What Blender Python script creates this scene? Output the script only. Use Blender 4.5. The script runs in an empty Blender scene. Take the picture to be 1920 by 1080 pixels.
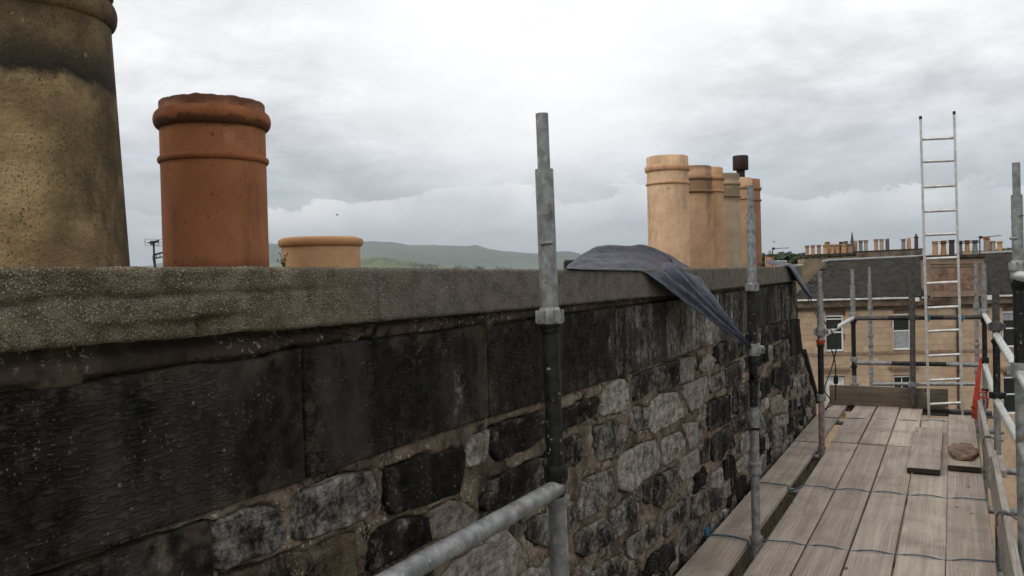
import bpy, bmesh, math, random
import numpy as np
from mathutils import Vector, noise as mnoise
random.seed(7)
rad = math.radians
# ---------------------------------------------------------------- camera, sky, sun, exposure
H = 16.0                                   # eye height above the street
YAW, PITCH, ROLL, F = rad(27.3266), rad(1.1188), rad(1.3), 1600.0
SC = bpy.context.scene
COL = SC.collection
fw = Vector((-math.sin(YAW)*math.cos(PITCH), math.cos(YAW)*math.cos(PITCH), -math.sin(PITCH)))
_r = Vector((math.cos(YAW), math.sin(YAW), 0)); _u = _r.cross(fw)
RT = _r*math.cos(ROLL) - _u*math.sin(ROLL)
UP = _r*math.sin(ROLL) + _u*math.cos(ROLL)
cam_d = bpy.data.cameras.new('camera'); cam = bpy.data.objects.new('camera', cam_d); COL.objects.link(cam)
from mathutils import Matrix
m4 = Matrix.Identity(4)
for i, v in enumerate((RT, UP, -fw)):
    for j in range(3): m4[j][i] = v[j]
m4.translation = (0, 0, H)
cam.matrix_world = m4
cam_d.sensor_width = 36; cam_d.lens = 36*F/1920; cam_d.clip_start = 0.05; cam_d.clip_end = 40000
SC.camera = cam
SC.view_settings.view_transform = 'Standard'; SC.view_settings.look = 'None'
SC.view_settings.exposure = 0.15; SC.view_settings.gamma = 1.0; SC.view_settings.use_curve_mapping = False
SC.cycles.max_bounces = 6; SC.cycles.diffuse_bounces = 3; SC.cycles.glossy_bounces = 3
SC.cycles.transmission_bounces = 3; SC.cycles.volume_bounces = 0; SC.cycles.use_denoising = True
SUN_AZ, SUN_EL = rad(200), rad(48)         # azimuth from +Y clockwise (soft light from behind the clouds)
W = bpy.data.worlds.new('World'); SC.world = W; W.use_nodes = True
def sky_nodes():
    nt = W.node_tree; nt.nodes.clear(); L = nt.links.new
    def nd(t, **k):
        n = nt.nodes.new(t)
        for a, b in k.items(): setattr(n, a, b)
        return n
    def mt(op, a, b=None, c=None, clamp=False):
        n = nd('ShaderNodeMath', operation=op, use_clamp=clamp)
        for i, v in enumerate((a, b, c)):
            if v is None: continue
            if isinstance(v, (int, float)): n.inputs[i].default_value = v
            else: L(v, n.inputs[i])
        return n.outputs[0]
    def sstep(x, a, b):
        n = nd('ShaderNodeMapRange', interpolation_type='SMOOTHSTEP'); L(x, n.inputs[0])
        n.inputs[1].default_value = a; n.inputs[2].default_value = b
        return n.outputs[0]
    def mix(f, a, b):
        n = nd('ShaderNodeMix', data_type='RGBA')
        if isinstance(f, (int, float)): n.inputs[0].default_value = f
        else: L(f, n.inputs[0])
        for i, v in ((6, a), (7, b)):
            if isinstance(v, tuple): n.inputs[i].default_value = (*v, 1)
            else: L(v, n.inputs[i])
        return n.outputs[2]
    def noise(vec, scale, detail=6, rough=.55, dist=0.):
        n = nd('ShaderNodeTexNoise'); n.inputs['Scale'].default_value = scale; n.inputs['Detail'].default_value = detail
        n.inputs['Roughness'].default_value = rough; n.inputs['Distortion'].default_value = dist; L(vec, n.inputs['Vector'])
        return n.outputs['Fac']
    tc = nd('ShaderNodeTexCoord'); sp = nd('ShaderNodeSeparateXYZ'); L(tc.outputs['Generated'], sp.inputs[0])
    x, y, z = sp.outputs
    az = mt('ARCTAN2', x, y); el = mt('ARCSINE', z)
    # flat cloud layer seen in perspective
    zz = mt('ADD', mt('MAXIMUM', z, 0.0), 0.24)
    cb = nd('ShaderNodeCombineXYZ'); L(mt('DIVIDE', x, zz), cb.inputs[0]); L(mt('DIVIDE', y, zz), cb.inputs[1])
    n1 = noise(cb.outputs[0], 1.1, 8, .56, .3)
    mp = nd('ShaderNodeMapping'); L(cb.outputs[0], mp.inputs[0]); mp.inputs['Location'].default_value = (7.3, 2.1, 0)
    n2 = noise(mp.outputs[0], 3.2, 9, .62, .35)
    # azimuth / elevation space for the banks low down
    cb2 = nd('ShaderNodeCombineXYZ'); L(az, cb2.inputs[0]); L(mt('MULTIPLY', el, 2.2), cb2.inputs[1])
    nb = noise(cb2.outputs[0], 6.5, 10, .66, .3)
    cb3 = nd('ShaderNodeCombineXYZ'); L(az, cb3.inputs[0]); L(mt('MULTIPLY', el, 5.0), cb3.inputs[1]); cb3.inputs[2].default_value = 3.7
    ns = noise(cb3.outputs[0], 4.0, 6, .55, .2)
    cb4 = nd('ShaderNodeCombineXYZ'); L(az, cb4.inputs[0]); cb4.inputs[1].default_value = 5.2
    lo = noise(cb4.outputs[0], 2.6, 2, .5)
    # base brightness with elevation
    base = nd('ShaderNodeValToRGB'); L(mt('MULTIPLY', el, 2/math.pi, clamp=True), base.inputs[0])
    cr = base.color_ramp
    cr.elements[0].position = 0.0; cr.elements[0].color = (.43, .47, .51, 1)
    cr.elements[1].position = 1.0; cr.elements[1].color = (.86, .86, .87, 1)
    for p, c in ((.030, (.45, .495, .535)), (.055, (.50, .54, .58)), (.08, (.57, .60, .635)), (.105, (.69, .705, .725)), (.15, (.84, .842, .85)), (.20, (.94, .94, .94)), (.32, (.93, .93, .93))):
        e = cr.elements.new(p); e.color = (*c, 1)
    # two scales of soft grey modulation
    mod = mt('ADD', mt('MULTIPLY', mt('SUBTRACT', n1, .5), 1.3), mt('MULTIPLY', mt('SUBTRACT', n2, .5), .85))
    mod = mt('ADD', mod, mt('MULTIPLY', mt('SUBTRACT', ns, .5), .75))
    brk = mt('SUBTRACT', sstep(mt('ADD', mt('MULTIPLY', n2, .65), mt('MULTIPLY', n1, .35)), .40, .60), .5)
    mod = mt('ADD', mt('MULTIPLY', mod, .75), mt('MULTIPLY', brk, .15))
    lump = noise(cb2.outputs[0], 13.0, 9, .64, .35); wl = mt('MULTIPLY', sstep(el, .01, .05), mt('SUBTRACT', 1.0, sstep(el, .16, .34)))
    mod = mt('ADD', mod, mt('MULTIPLY', mt('MULTIPLY', mt('SUBTRACT', lump, .5), wl), .95))
    gain = mt('ADD', 1.0, mt('MULTIPLY', mod, mt('ADD', .22, mt('MULTIPLY', sstep(el, 0.02, .14), .42))))
    sc = nd('ShaderNodeVectorMath', operation='SCALE'); L(base.outputs[0], sc.inputs[0]); L(gain, sc.inputs['Scale'])
    colr = sc.outputs[0]
    # cumulus bank: bright tops fading down into the blue grey
    top = mt('ADD', mt('ADD', .080, mt('MULTIPLY', mt('SUBTRACT', lo, .5), .10)), mt('MULTIPLY', mt('SUBTRACT', nb, .5), .10))
    t = mt('SUBTRACT', top, el)
    edge = sstep(t, 0.0, .0035); fade = mt('SUBTRACT', 1.0, sstep(t, .004, .05))
    puff = mt('MULTIPLY', mt('MULTIPLY', edge, fade), mt('ADD', .15, mt('MULTIPLY', nb, 1.2)))
    puff = mt('MULTIPLY', puff, mt('ADD', .25, mt('MULTIPLY', sstep(noise(cb4.outputs[0], 5.0, 3), .40, .58), .75)))
    colr = mix(mt('MULTIPLY', puff, 1.0, clamp=True), colr, (.80, .805, .815))
    # brighter veil where the sun sits behind the cloud, ahead and high
    dv = nd('ShaderNodeVectorMath', operation='DOT_PRODUCT'); L(tc.outputs['Generated'], dv.inputs[0])
    ga = rad(-26); ge = rad(19)
    dv.inputs[1].default_value = (math.sin(ga)*math.cos(ge), math.cos(ga)*math.cos(ge), math.sin(ge))
    glow = sstep(dv.outputs['Value'], .955, .997)
    colr = mix(mt('MULTIPLY', glow, .8), colr, (1.02, 1.02, 1.02))
    skyt = nd('ShaderNodeTexSky', sky_type='NISHITA', sun_disc=False); skyt.sun_elevation = SUN_EL; skyt.sun_rotation = SUN_AZ
    up = nd('ShaderNodeVectorMath', operation='SCALE'); L(colr, up.inputs[0]); up.inputs['Scale'].default_value = 10.0
    out = mix(.95, skyt.outputs[0], up.outputs[0])
    bg = nd('ShaderNodeBackground'); L(out, bg.inputs[0]); bg.inputs[1].default_value = .1
    wo = nd('ShaderNodeOutputWorld'); L(bg.outputs[0], wo.inputs[0])
sky_nodes()
sd = bpy.data.lights.new('sun', 'SUN'); sd.energy = 1.1; sd.angle = rad(35); sd.color = (1, .96, .9)
so = bpy.data.objects.new('sun', sd); COL.objects.link(so)
sv = Vector((math.sin(SUN_AZ)*math.cos(SUN_EL), math.cos(SUN_AZ)*math.cos(SUN_EL), math.sin(SUN_EL)))
so.rotation_euler = sv.to_track_quat('Z', 'Y').to_euler(); so.location = (0, 0, H+30)

# ---------------------------------------------------------------- pixel -> point helpers (real planes)
ORG = Vector((0, 0, H))
def ray(x, y): return fw + RT*((x-960)/F) + UP*((540-y)/F)
def atX(x, y, X): d = ray(x, y); return ORG + d*(X/d.x)
def atY(x, y, Y): d = ray(x, y); return ORG + d*(Y/d.y)
def atZ(x, y, z): d = ray(x, y); return ORG + d*(z/d.z)          # z relative to the eye
FH = Vector((-math.sin(YAW), math.cos(YAW), 0)); UH = Vector((math.cos(YAW), math.sin(YAW), 0))
def uz(x, y, d):                                                  # on a plane facing the camera's heading, d metres off
    v = ray(x, y); P = v*(d/v.dot(FH)); return P.dot(UH), P.z
def wp(u, d, z): return ORG + UH*u + FH*d + Vector((0, 0, z))

# ---------------------------------------------------------------- materials
class NT:
    def __init__(s, name):
        s.m = bpy.data.materials.new(name); s.m.use_nodes = True; s.t = s.m.node_tree; s.t.nodes.clear()
        s.b = s.n('ShaderNodeBsdfPrincipled'); o = s.n('ShaderNodeOutputMaterial'); s.l(s.b.outputs[0], o.inputs[0])
        tc = s.n('ShaderNodeTexCoord'); oi = s.n('ShaderNodeObjectInfo'); s.oi = oi
        v = s.n('ShaderNodeVectorMath', operation='SCALE'); v.inputs[0].default_value = (17.3, 9.1, 23.7); s.l(oi.outputs['Random'], v.inputs['Scale'])
        a = s.n('ShaderNodeVectorMath', operation='ADD'); s.l(tc.outputs['Object'], a.inputs[0]); s.l(v.outputs[0], a.inputs[1])
        s.co = a.outputs[0]; s.raw = tc.outputs['Object']
    def n(s, t, **k):
        n = s.t.nodes.new(t)
        for a, b in k.items(): setattr(n, a, b)
        return n
    def l(s, a, b): s.t.links.new(a, b)
    def set(s, sock, v):
        if isinstance(v, (int, float)): sock.default_value = v
        elif isinstance(v, tuple): sock.default_value = v if len(v) == len(sock.default_value) else (*v, 1)
        else: s.l(v, sock)
    def mt(s, op, a, b=None, clamp=False):
        n = s.n('ShaderNodeMath', operation=op, use_clamp=clamp); s.set(n.inputs[0], a)
        if b is not None: s.set(n.inputs[1], b)
        return n.outputs[0]
    def map(s, scale, loc=(0, 0, 0), vec=None):
        n = s.n('ShaderNodeMapping'); s.l(vec or s.co, n.inputs[0]); n.inputs['Scale'].default_value = scale; n.inputs['Location'].default_value = loc
        return n.outputs[0]
    def noise(s, scale, detail=4, rough=.55, vec=None, dist=0.):
        n = s.n('ShaderNodeTexNoise'); n.inputs['Scale'].default_value = scale; n.inputs['Detail'].default_value = detail
        n.inputs['Roughness'].default_value = rough; n.inputs['Distortion'].default_value = dist; s.l(vec or s.co, n.inputs['Vector'])
        return n.outputs['Fac']
    def vor(s, scale, vec=None, out='Distance'):
        n = s.n('ShaderNodeTexVoronoi'); n.inputs['Scale'].default_value = scale; s.l(vec or s.co, n.inputs['Vector']); return n.outputs[out]
    def step(s, x, a, b):
        n = s.n('ShaderNodeMapRange', interpolation_type='SMOOTHSTEP'); s.set(n.inputs[0], x); n.inputs[1].default_value = a; n.inputs[2].default_value = b
        return n.outputs[0]
    def mix(s, f, a, b, mode='MIX'):
        n = s.n('ShaderNodeMix', data_type='RGBA', blend_type=mode); s.set(n.inputs[0], f); s.set(n.inputs[6], a); s.set(n.inputs[7], b); return n.outputs[2]
    def bump(s, h, strength=.4, dist=.01, nrm=None):
        n = s.n('ShaderNodeBump'); n.inputs['Strength'].default_value = strength; n.inputs['Distance'].default_value = dist; s.l(h, n.inputs['Height'])
        if nrm: s.l(nrm, n.inputs['Normal'])
        return n.outputs[0]
    def end(s, col, rough=.85, nrm=None, metal=0., spec=.3):
        s.set(s.b.inputs['Base Color'], col); s.set(s.b.inputs['Roughness'], rough); s.set(s.b.inputs['Metallic'], metal)
        s.b.inputs['Specular IOR Level'].default_value = spec
        if nrm: s.l(nrm, s.b.inputs['Normal'])
        return s.m
    def sep(s):                                                    # the object's own colour: per-piece tone numbers
        n = s.n('ShaderNodeSeparateColor'); s.l(s.oi.outputs['Color'], n.inputs[0]); return n.outputs
def plain(name, col, rough=.7, metal=0., var=.25, scale=30, bump=.0, spec=.3):
    k = NT(name); n = k.noise(scale, 5)
    c = k.mix(k.step(n, .3, .7), tuple(v*(1-var) for v in col), tuple(v*(1+var) for v in col))
    return k.end(c, rough, k.bump(k.noise(scale*3, 4), bump, .004) if bump else None, metal, spec)
def M_stone(tooled):
    k = NT('tooled_sooty_stone' if tooled else 'rubble_stone'); r, g, b = k.sep()
    big = k.noise(6.5, 7, .66, dist=.4)
    streak = k.noise(11, 6, .62, k.map((1, 1, .2)))
    fine = k.noise(75, 5, .75); mid = k.noise(30, 5, .7)
    if tooled: pal = k.mt('ADD', k.mt('MULTIPLY', big, .35), k.mt('MULTIPLY', streak, .60))
    else: pal = k.mt('ADD', k.mt('MULTIPLY', big, .52), k.mt('MULTIPLY', streak, .26))
    pal = k.mt('ADD', pal, k.mt('ADD', k.mt('MULTIPLY', fine, .34), k.mt('MULTIPLY', mid, .34)))
    if not tooled:
        ca = k.n('ShaderNodeAttribute', attribute_name='core'); pal = k.mt('ADD', pal, k.mt('MULTIPLY', k.mt('SUBTRACT', .40, ca.outputs['Fac']), .07))
    f = k.step(k.mt('ADD', pal, k.mt('MULTIPLY', k.mt('SUBTRACT', r, .5), 1.1)), .62 if not tooled else .68, .88 if not tooled else .96)
    soot = k.mix(k.step(k.noise(26, 6, .7), .35, .68), (.0072, .007, .0066), (.023, .0215, .0195))
    soot = k.mix(k.mt('MULTIPLY', k.step(k.noise(4.5, 4, .6, k.map((1, 1, .35))), .48, .66), .75), soot, (.046, .043, .040))
    bare = k.mix(k.step(k.noise(22, 7, .7), .32, .68), (.15, .137, .118), (.54, .505, .455))
    bare = k.mix(g, bare, (.165, .118, .076))
    c = k.mix(f, soot, bare)
    sp = k.mt('MULTIPLY', k.step(k.noise(150 if tooled else 110, 3, .6), .63, .69), k.step(k.noise(9, 3), .46, .62))
    c = k.mix(k.mt('MULTIPLY', sp, .35 if tooled else .7), c, (.50, .48, .43))
    vs_ = k.n('ShaderNodeTexVoronoi'); vs_.inputs['Scale'].default_value = 26; k.l(k.co, vs_.inputs['Vector'])
    vc = k.n('ShaderNodeSeparateColor'); k.l(vs_.outputs['Color'], vc.inputs[0])
    dot = k.mt('MULTIPLY', k.mt('SUBTRACT', 1.0, k.step(k.mt('ADD', vs_.outputs['Distance'], k.mt('MULTIPLY', mid, .3)), .22, .32)), k.step(vc.outputs[0], .93, .96))
    c = k.mix(k.mt('MULTIPLY', dot, .4), c, (.46, .45, .42))
    c = k.mix(k.mt('MULTIPLY', k.step(k.noise(4, 4, vec=k.map((1, 1, 1), (3, 8, 1))), .54, .72), .3), c, (.075, .068, .045))
    if tooled:
        ca = k.n('ShaderNodeAttribute', attribute_name='core'); fr = k.mt('MULTIPLY', k.mt('SUBTRACT', 1.0, k.step(ca.outputs['Fac'], 0, .34)), k.step(k.mt('ADD', k.mt('MULTIPLY', big, .6), k.mt('MULTIPLY', mid, .4)), .46, .60))
        c = k.mix(k.mt('MULTIPLY', fr, .75), c, (.078, .064, .048))
        c = k.mix(k.mt('MULTIPLY', k.step(k.noise(2.2, 5, .6, k.map((1, 1, .4), (1, 4, 9))), .54, .66), .6), c, (.062, .056, .049))
        t1 = k.noise(150, 2, .5, k.map((1, .22, 1)), .2); amp = k.step(k.noise(2.6, 3, .5, k.map((1, 1, .5))), .40, .58)
        h = k.mt('ADD', k.mt('MULTIPLY', k.mt('MULTIPLY', k.step(t1, .42, .6), amp), .9), k.mt('ADD', k.mt('MULTIPLY', fine, .7), k.mt('MULTIPLY', mid, .7)))
        c = k.mix(k.mt('MULTIPLY', k.mt('MULTIPLY', k.step(t1, .5, .64), k.mt('MULTIPLY', amp, k.step(mid, .4, .6))), .38), c, (.085, .078, .066))
        return k.end(c, .96, k.bump(h, .9, .0035), 0, .08)
    lam = k.noise(24, 7, .7, k.map((1, .3, 1.7)), .8)
    h = k.mt('ADD', k.mt('MULTIPLY', lam, 1.5), k.mt('ADD', k.mt('MULTIPLY', fine, .6), k.mt('MULTIPLY', mid, .5)))
    c = k.mix(k.mt('MULTIPLY', k.mt('SUBTRACT', 1.0, k.step(lam, .33, .44)), .7), c, (.02, .018, .016))
    return k.end(c, .97, k.bump(h, 1.0, .014), 0, .08)
def M_mortar():
    k = NT('lime_mortar')
    c = k.mix(k.step(k.noise(3, 6, .6), .3, .7), (.125, .097, .070), (.275, .215, .16))
    c = k.mix(k.mt('MULTIPLY', k.step(k.noise(19, 7, .72), .50, .66), .85), c, (.062, .046, .034))
    c = k.mix(k.mt('MULTIPLY', k.step(k.noise(9, 6, .7, k.map((1, 1, 1), (5, 1, 7))), .54, .68), .6), c, (.32, .27, .215))
    c = k.mix(k.mt('MULTIPLY', k.step(k.noise(4.2, 5, .65, k.map((1, 1, .5), (4, 2, 2))), .53, .66), .75), c, (.026, .023, .02))
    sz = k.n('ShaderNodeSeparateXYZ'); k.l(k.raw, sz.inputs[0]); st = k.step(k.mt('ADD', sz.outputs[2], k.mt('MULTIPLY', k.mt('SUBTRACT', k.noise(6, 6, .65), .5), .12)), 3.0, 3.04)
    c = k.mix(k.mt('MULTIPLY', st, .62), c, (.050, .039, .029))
    n = k.noise(5.5, 6, .62, dist=.8); ridge = k.mt('ABSOLUTE', k.mt('SUBTRACT', n, .5))
    crack = k.mt('MULTIPLY', k.mt('SUBTRACT', 1.0, k.step(ridge, .004, .011)), k.step(k.noise(2.3, 2), .46, .58))
    c = k.mix(k.mt('MULTIPLY', crack, .9), c, (.012, .011, .01))
    sp = k.mt('MULTIPLY', k.step(k.noise(75, 3, .6), .585, .64), k.step(k.noise(6, 3), .44, .6))
    c = k.mix(k.mt('MULTIPLY', sp, .85), c, (.50, .47, .40))
    h = k.mt('ADD', k.mt('ADD', k.noise(60, 6, .75), k.mt('MULTIPLY', k.noise(14, 6, .65), 1.4)), k.mt('MULTIPLY', crack, -2.0))
    return k.end(c, .97, k.bump(h, .95, .012), 0, .08)
def M_coping():
    k = NT('exposed_aggregate_concrete'); k.co = k.raw
    sp = k.n('ShaderNodeSeparateXYZ'); k.l(k.raw, sp.inputs[0])
    near = k.mt('SUBTRACT', 1.0, k.step(k.mt('ADD', sp.outputs[1], k.mt('MULTIPLY', k.noise(3, 3), .6)), 1.55, 2.25))
    c = k.mix(k.step(k.noise(14, 6, .65), .3, .7), (.090, .079, .064), (.172, .152, .125))
    moss = k.mix(k.step(k.noise(20, 5), .35, .68), (.097, .078, .049), (.198, .165, .110))
    c = k.mix(near, c, moss)
    v = k.n('ShaderNodeTexVoronoi'); v.inputs['Scale'].default_value = 210; k.l(k.co, v.inputs['Vector'])
    sel = k.n('ShaderNodeSeparateColor'); k.l(v.outputs['Color'], sel.inputs[0])
    grit = k.mt('MULTIPLY', k.mt('SUBTRACT', 1.0, k.step(v.outputs['Distance'], .22, .42)), k.step(sel.outputs[0], .52, .8))
    c = k.mix(k.mt('MULTIPLY', grit, .8), c, (.40, .37, .32))
    g2_ = k.noise(330, 2, .5); c = k.mix(k.mt('MULTIPLY', k.step(g2_, .57, .66), .55), c, (.34, .31, .27)); c = k.mix(k.mt('MULTIPLY', k.mt('SUBTRACT', 1.0, k.step(g2_, .34, .42)), .7), c, (.028, .026, .021))
    dk = k.mt('MULTIPLY', k.mt('SUBTRACT', 1.0, k.step(v.outputs['Distance'], .2, .4)), k.mt('SUBTRACT', 1.0, k.step(sel.outputs[1], .1, .4)))
    c = k.mix(k.mt('MULTIPLY', dk, .7), c, (.022, .021, .018))
    h = k.mt('ADD', k.mt('SUBTRACT', 1.0, v.outputs['Distance']), k.mt('MULTIPLY', k.noise(45, 6, .75), 1.5))
    return k.end(c, .96, k.bump(h, .8, .004), 0, .08)
def M_pot(name, soot=None):
    """fired clay: the object's own colour is the clay; soot and grime drift over it"""
    k = NT(name); base = k.oi.outputs['Color']
    c = k.mix(k.step(k.noise(5, 6, .65), .3, .72), base, k.mix(1.0, base, (.72, .68, .64), 'MULTIPLY'))
    c = k.mix(k.mt('MULTIPLY', k.step(k.noise(22, 6, .7), .5, .72), .35), c, k.mix(1.0, base, (.55, .5, .45), 'MULTIPLY'))
    c = k.mix(k.mt('MULTIPLY', k.step(k.noise(7, 6, .68, k.map((1, 1, .22))), .51, .73), .6), c, (.075, .042, .028))
    c = k.mix(k.mt('MULTIPLY', k.step(k.noise(13, 5, .6, k.map((1, 1, .5), (3, 1, 5))), .62, .78), .18), c, (.62, .50, .38))
    c = k.mix(k.mt('MULTIPLY', k.step(k.noise(75, 3), .66, .72), .75), c, (.045, .028, .02))
    if soot:
        sp = k.n('ShaderNodeSeparateXYZ'); k.l(k.raw, sp.inputs[0]); z = k.mt('ADD', sp.outputs[2], k.mt('MULTIPLY', k.mt('SUBTRACT', k.noise(14, 6, .7), .5), .06))
        for z0, z1, z2, z3, am, cc in soot: c = k.mix(k.mt('MULTIPLY', k.mt('MULTIPLY', k.step(z, z0, z1), k.mt('SUBTRACT', 1.0, k.step(z, z2, z3))), am), c, cc)
    return k.end(c, .85, k.bump(k.mt('ADD', k.noise(60, 5, .65), k.mt('MULTIPLY', k.noise(9, 4), .8)), .35, .004), 0, .2)
def M_stained():
    k = NT('stained_buff_clay')
    sp = k.n('ShaderNodeSeparateXYZ'); k.l(k.raw, sp.inputs[0]); z = sp.outputs[2]
    c = k.mix(k.step(k.noise(6, 6, .62), .32, .68), (.165, .112, .058), (.375, .265, .135))
    c = k.mix(k.mt('MULTIPLY', k.step(k.noise(5, 6, .7, k.map((1, 1, .6), (2, 5, 1))), .47, .67), .8), c, (.055, .042, .026))
    zz = k.mt('ADD', k.mt('ADD', z, .012), k.mt('MULTIPLY', k.mt('SUBTRACT', k.noise(9, 6, .65), .5), .08))
    band = k.mt('MULTIPLY', k.step(zz, .378, .402), k.mt('SUBTRACT', 1.0, k.step(zz, .42, .485)))
    c = k.mix(k.mt('MULTIPLY', band, .97), c, (.022, .02, .017))
    c = k.mix(k.mt('MULTIPLY', k.step(zz, .40, .43), .52), c, (.065, .048, .028))
    rt = k.mt('ADD', k.mt('ADD', k.mt('MULTIPLY', sp.outputs[0], .55), k.mt('MULTIPLY', sp.outputs[1], .84)), k.mt('MULTIPLY', k.mt('SUBTRACT', k.noise(8, 6, .68, k.map((1, 1, .6))), .5), .30)); c = k.mix(k.mt('MULTIPLY', k.step(rt, .11, .19), .72), c, (.045, .034, .022))
    pit = k.mt('MULTIPLY', k.step(k.noise(240, 3, .6), .56, .65), k.step(k.noise(9, 3), .3, .55))
    c = k.mix(k.mt('MULTIPLY', pit, .85), c, (.03, .024, .015))
    sp2 = k.mt('MULTIPLY', k.step(k.noise(80, 2), .68, .74), k.step(k.noise(6, 3), .52, .62))
    c = k.mix(k.mt('MULTIPLY', sp2, .6), c, (.42, .38, .28))
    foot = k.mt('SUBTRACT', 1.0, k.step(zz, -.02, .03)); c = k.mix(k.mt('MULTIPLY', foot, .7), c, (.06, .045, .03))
    h = k.mt('ADD', k.noise(85, 3, .6), k.noise(25, 5))
    return k.end(c, .93, k.bump(h, .6, .006), 0, .2)
def M_galv():
    k = NT('weathered_galvanised_steel')
    c = k.mix(k.step(k.noise(26, 5, .6), .3, .7), (.145, .15, .148), (.29, .295, .29))
    c = k.mix(k.mt('MULTIPLY', k.step(k.noise(70, 3, vec=k.map((1, 1, .4))), .6, .72), .6), c, (.47, .47, .45))
    c = k.mix(k.mt('MULTIPLY', k.step(k.noise(12, 6, .7), .57, .68), .75), c, (.085, .08, .075))
    c = k.mix(k.mt('MULTIPLY', k.step(k.noise(6, 5), .62, .72), .5), c, (.16, .10, .06))
    return k.end(c, k.mix(k.noise(20, 3), (.42,)*3, (.62,)*3), k.bump(k.noise(90, 4), .15, .002), .35, .4)
def M_black():
    k = NT('worn_black_paint')
    c = k.mix(k.step(k.noise(30, 5), .35, .7), (.006, .006, .006), (.018, .018, .018))
    c = k.mix(k.mt('MULTIPLY', k.step(k.noise(65, 4, .6), .62, .69), .8), c, (.30, .29, .28))
    return k.end(c, .5, k.bump(k.noise(80, 4), .2, .002), 0, .25)
def M_wood(name, a, b, rg=1.0, ax='Y'):
    k = NT(name); tone = k.sep()
    s1 = {'Y': (9, .45, 9), 'X': (.45, 9, 9)}[ax]; s2 = {'Y': (16, .5, 16), 'X': (.5, 16, 16)}[ax]
    g1 = k.noise(1.6, 6, .6, k.map(s1), 1.2); g2 = k.noise(4.0, 4, .6, k.map(s2), .5)
    c = k.mix(k.step(k.mt('ADD', k.mt('MULTIPLY', g1, .75), k.mt('MULTIPLY', g2, .25)), .33, .67), a, b)
    wv = k.n('ShaderNodeTexWave', wave_type='BANDS', bands_direction='X' if ax == 'Y' else 'Y'); k.l(k.map((1, .12, 1) if ax == 'Y' else (.12, 1, 1)), wv.inputs['Vector'])
    wv.inputs['Scale'].default_value = 17; wv.inputs['Distortion'].default_value = 6; wv.inputs['Detail'].default_value = 2; wv.inputs['Detail Scale'].default_value = 1.0
    c = k.mix(k.mt('MULTIPLY', k.mt('MULTIPLY', k.step(wv.outputs['Fac'], .6, .97), k.step(k.noise(2.2, 2), .42, .62)), .42), c, tuple(v*.45 for v in a))
    c = k.mix(k.mt('MULTIPLY', k.step(k.noise(3.2, 6, .65), .46, .72), .55), c, tuple(v*.55 for v in a))
    kn = k.mt('ADD', k.vor(6.5, k.map((1, .5, .3) if ax == 'Y' else (.5, 1, .3))), k.mt('MULTIPLY', k.noise(40, 3), .05))
    c = k.mix(k.mt('MULTIPLY', k.mt('SUBTRACT', 1.0, k.step(kn, .075, .13)), .85), c, (.055, .038, .027))
    c = k.mix(k.mt('MULTIPLY', k.step(k.noise(38, 4, .6, k.map((1, .5, 1))), .66, .74), .5), c, (.09, .07, .055))
    c = k.mix(k.mt('MULTIPLY', k.step(k.noise(15, 6, .7), .62, .72), .45), c, (.55, .51, .46))
    c = k.mix(1.0, c, k.oi.outputs['Color'], 'MULTIPLY')
    h = k.mt('ADD', g2, k.mt('MULTIPLY', wv.outputs['Fac'], .3))
    return k.end(c, .85, k.bump(h, .35, .003), 0, .25)
def M_tarp():
    k = NT('woven_blue_grey_tarpaulin')
    c = k.mix(k.step(k.noise(9, 5), .3, .7), (.018, .021, .036), (.036, .041, .066))
    c = k.mix(k.mt('MULTIPLY', k.step(k.noise(30, 4, vec=k.map((1, .5, 1))), .55, .7), .35), c, (.075, .082, .11))
    rd = k.mt('ABSOLUTE', k.mt('SUBTRACT', k.noise(7, 5, .6, dist=1.0), .5))
    h = k.mt('ADD', k.mt('ADD', k.mt('MULTIPLY', rd, -2.6), k.mt('MULTIPLY', k.noise(16, 6, .6, dist=1.2), .7)), k.mt('MULTIPLY', k.noise(220, 2), .15))
    return k.end(c, .46, k.bump(h, .75, .018), 0, .20)
def M_ash():
    k = NT('facade_sandstone'); c = k.mix(1.0, k.mix(k.step(k.noise(1.8, 5), .3, .7), (.86,)*3, (1.08,)*3), k.oi.outputs['Color'], 'MULTIPLY')
    c = k.mix(k.mt('MULTIPLY', k.step(k.noise(.9, 5, .6, k.map((1, 1, .3))), .56, .74), .3), c, (.12, .085, .06))
    return k.end(c, .9, k.bump(k.noise(14, 4), .2, .01), 0, .2)
def M_slate():
    k = NT('roof_slate')
    c = k.mix(k.step(k.noise(2.4, 5), .3, .7), (.022, .020, .017), (.044, .040, .034))
    c = k.mix(k.mt('MULTIPLY', k.step(k.noise(9, 3), .56, .68), .5), c, (.068, .063, .054))
    c = k.mix(k.mt('MULTIPLY', k.step(k.noise(.5, 4), .52, .7), .4), c, (.06, .05, .035))
    return k.end(c, .85, None, 0, .12)
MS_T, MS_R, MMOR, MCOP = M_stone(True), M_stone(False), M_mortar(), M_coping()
MPOT, MSTAIN, MGALV, MBLK = M_pot('fired_clay'), M_stained(), M_galv(), M_black()
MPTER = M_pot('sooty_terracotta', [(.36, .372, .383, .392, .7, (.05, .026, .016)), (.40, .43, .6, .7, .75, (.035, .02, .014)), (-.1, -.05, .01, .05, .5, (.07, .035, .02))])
MPWORN = M_pot('worn_banded_clay', [(.52, .56, .64, .69, .6, (.10, .065, .042)), (.70, .74, .9, 1, .6, (.06, .04, .03))])
MWOOD = M_wood('weathered_deck_wood', (.285, .237, .198), (.43, .37, .318))
MTOE = M_wood('grey_toe_board_wood', (.22, .19, .16), (.38, .34, .30))
MTOEX = M_wood('dark_brown_wood', (.085, .066, .05), (.15, .12, .09), ax='X')
MTARP, MASH, MSLATE = M_tarp(), M_ash(), M_slate()
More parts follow.
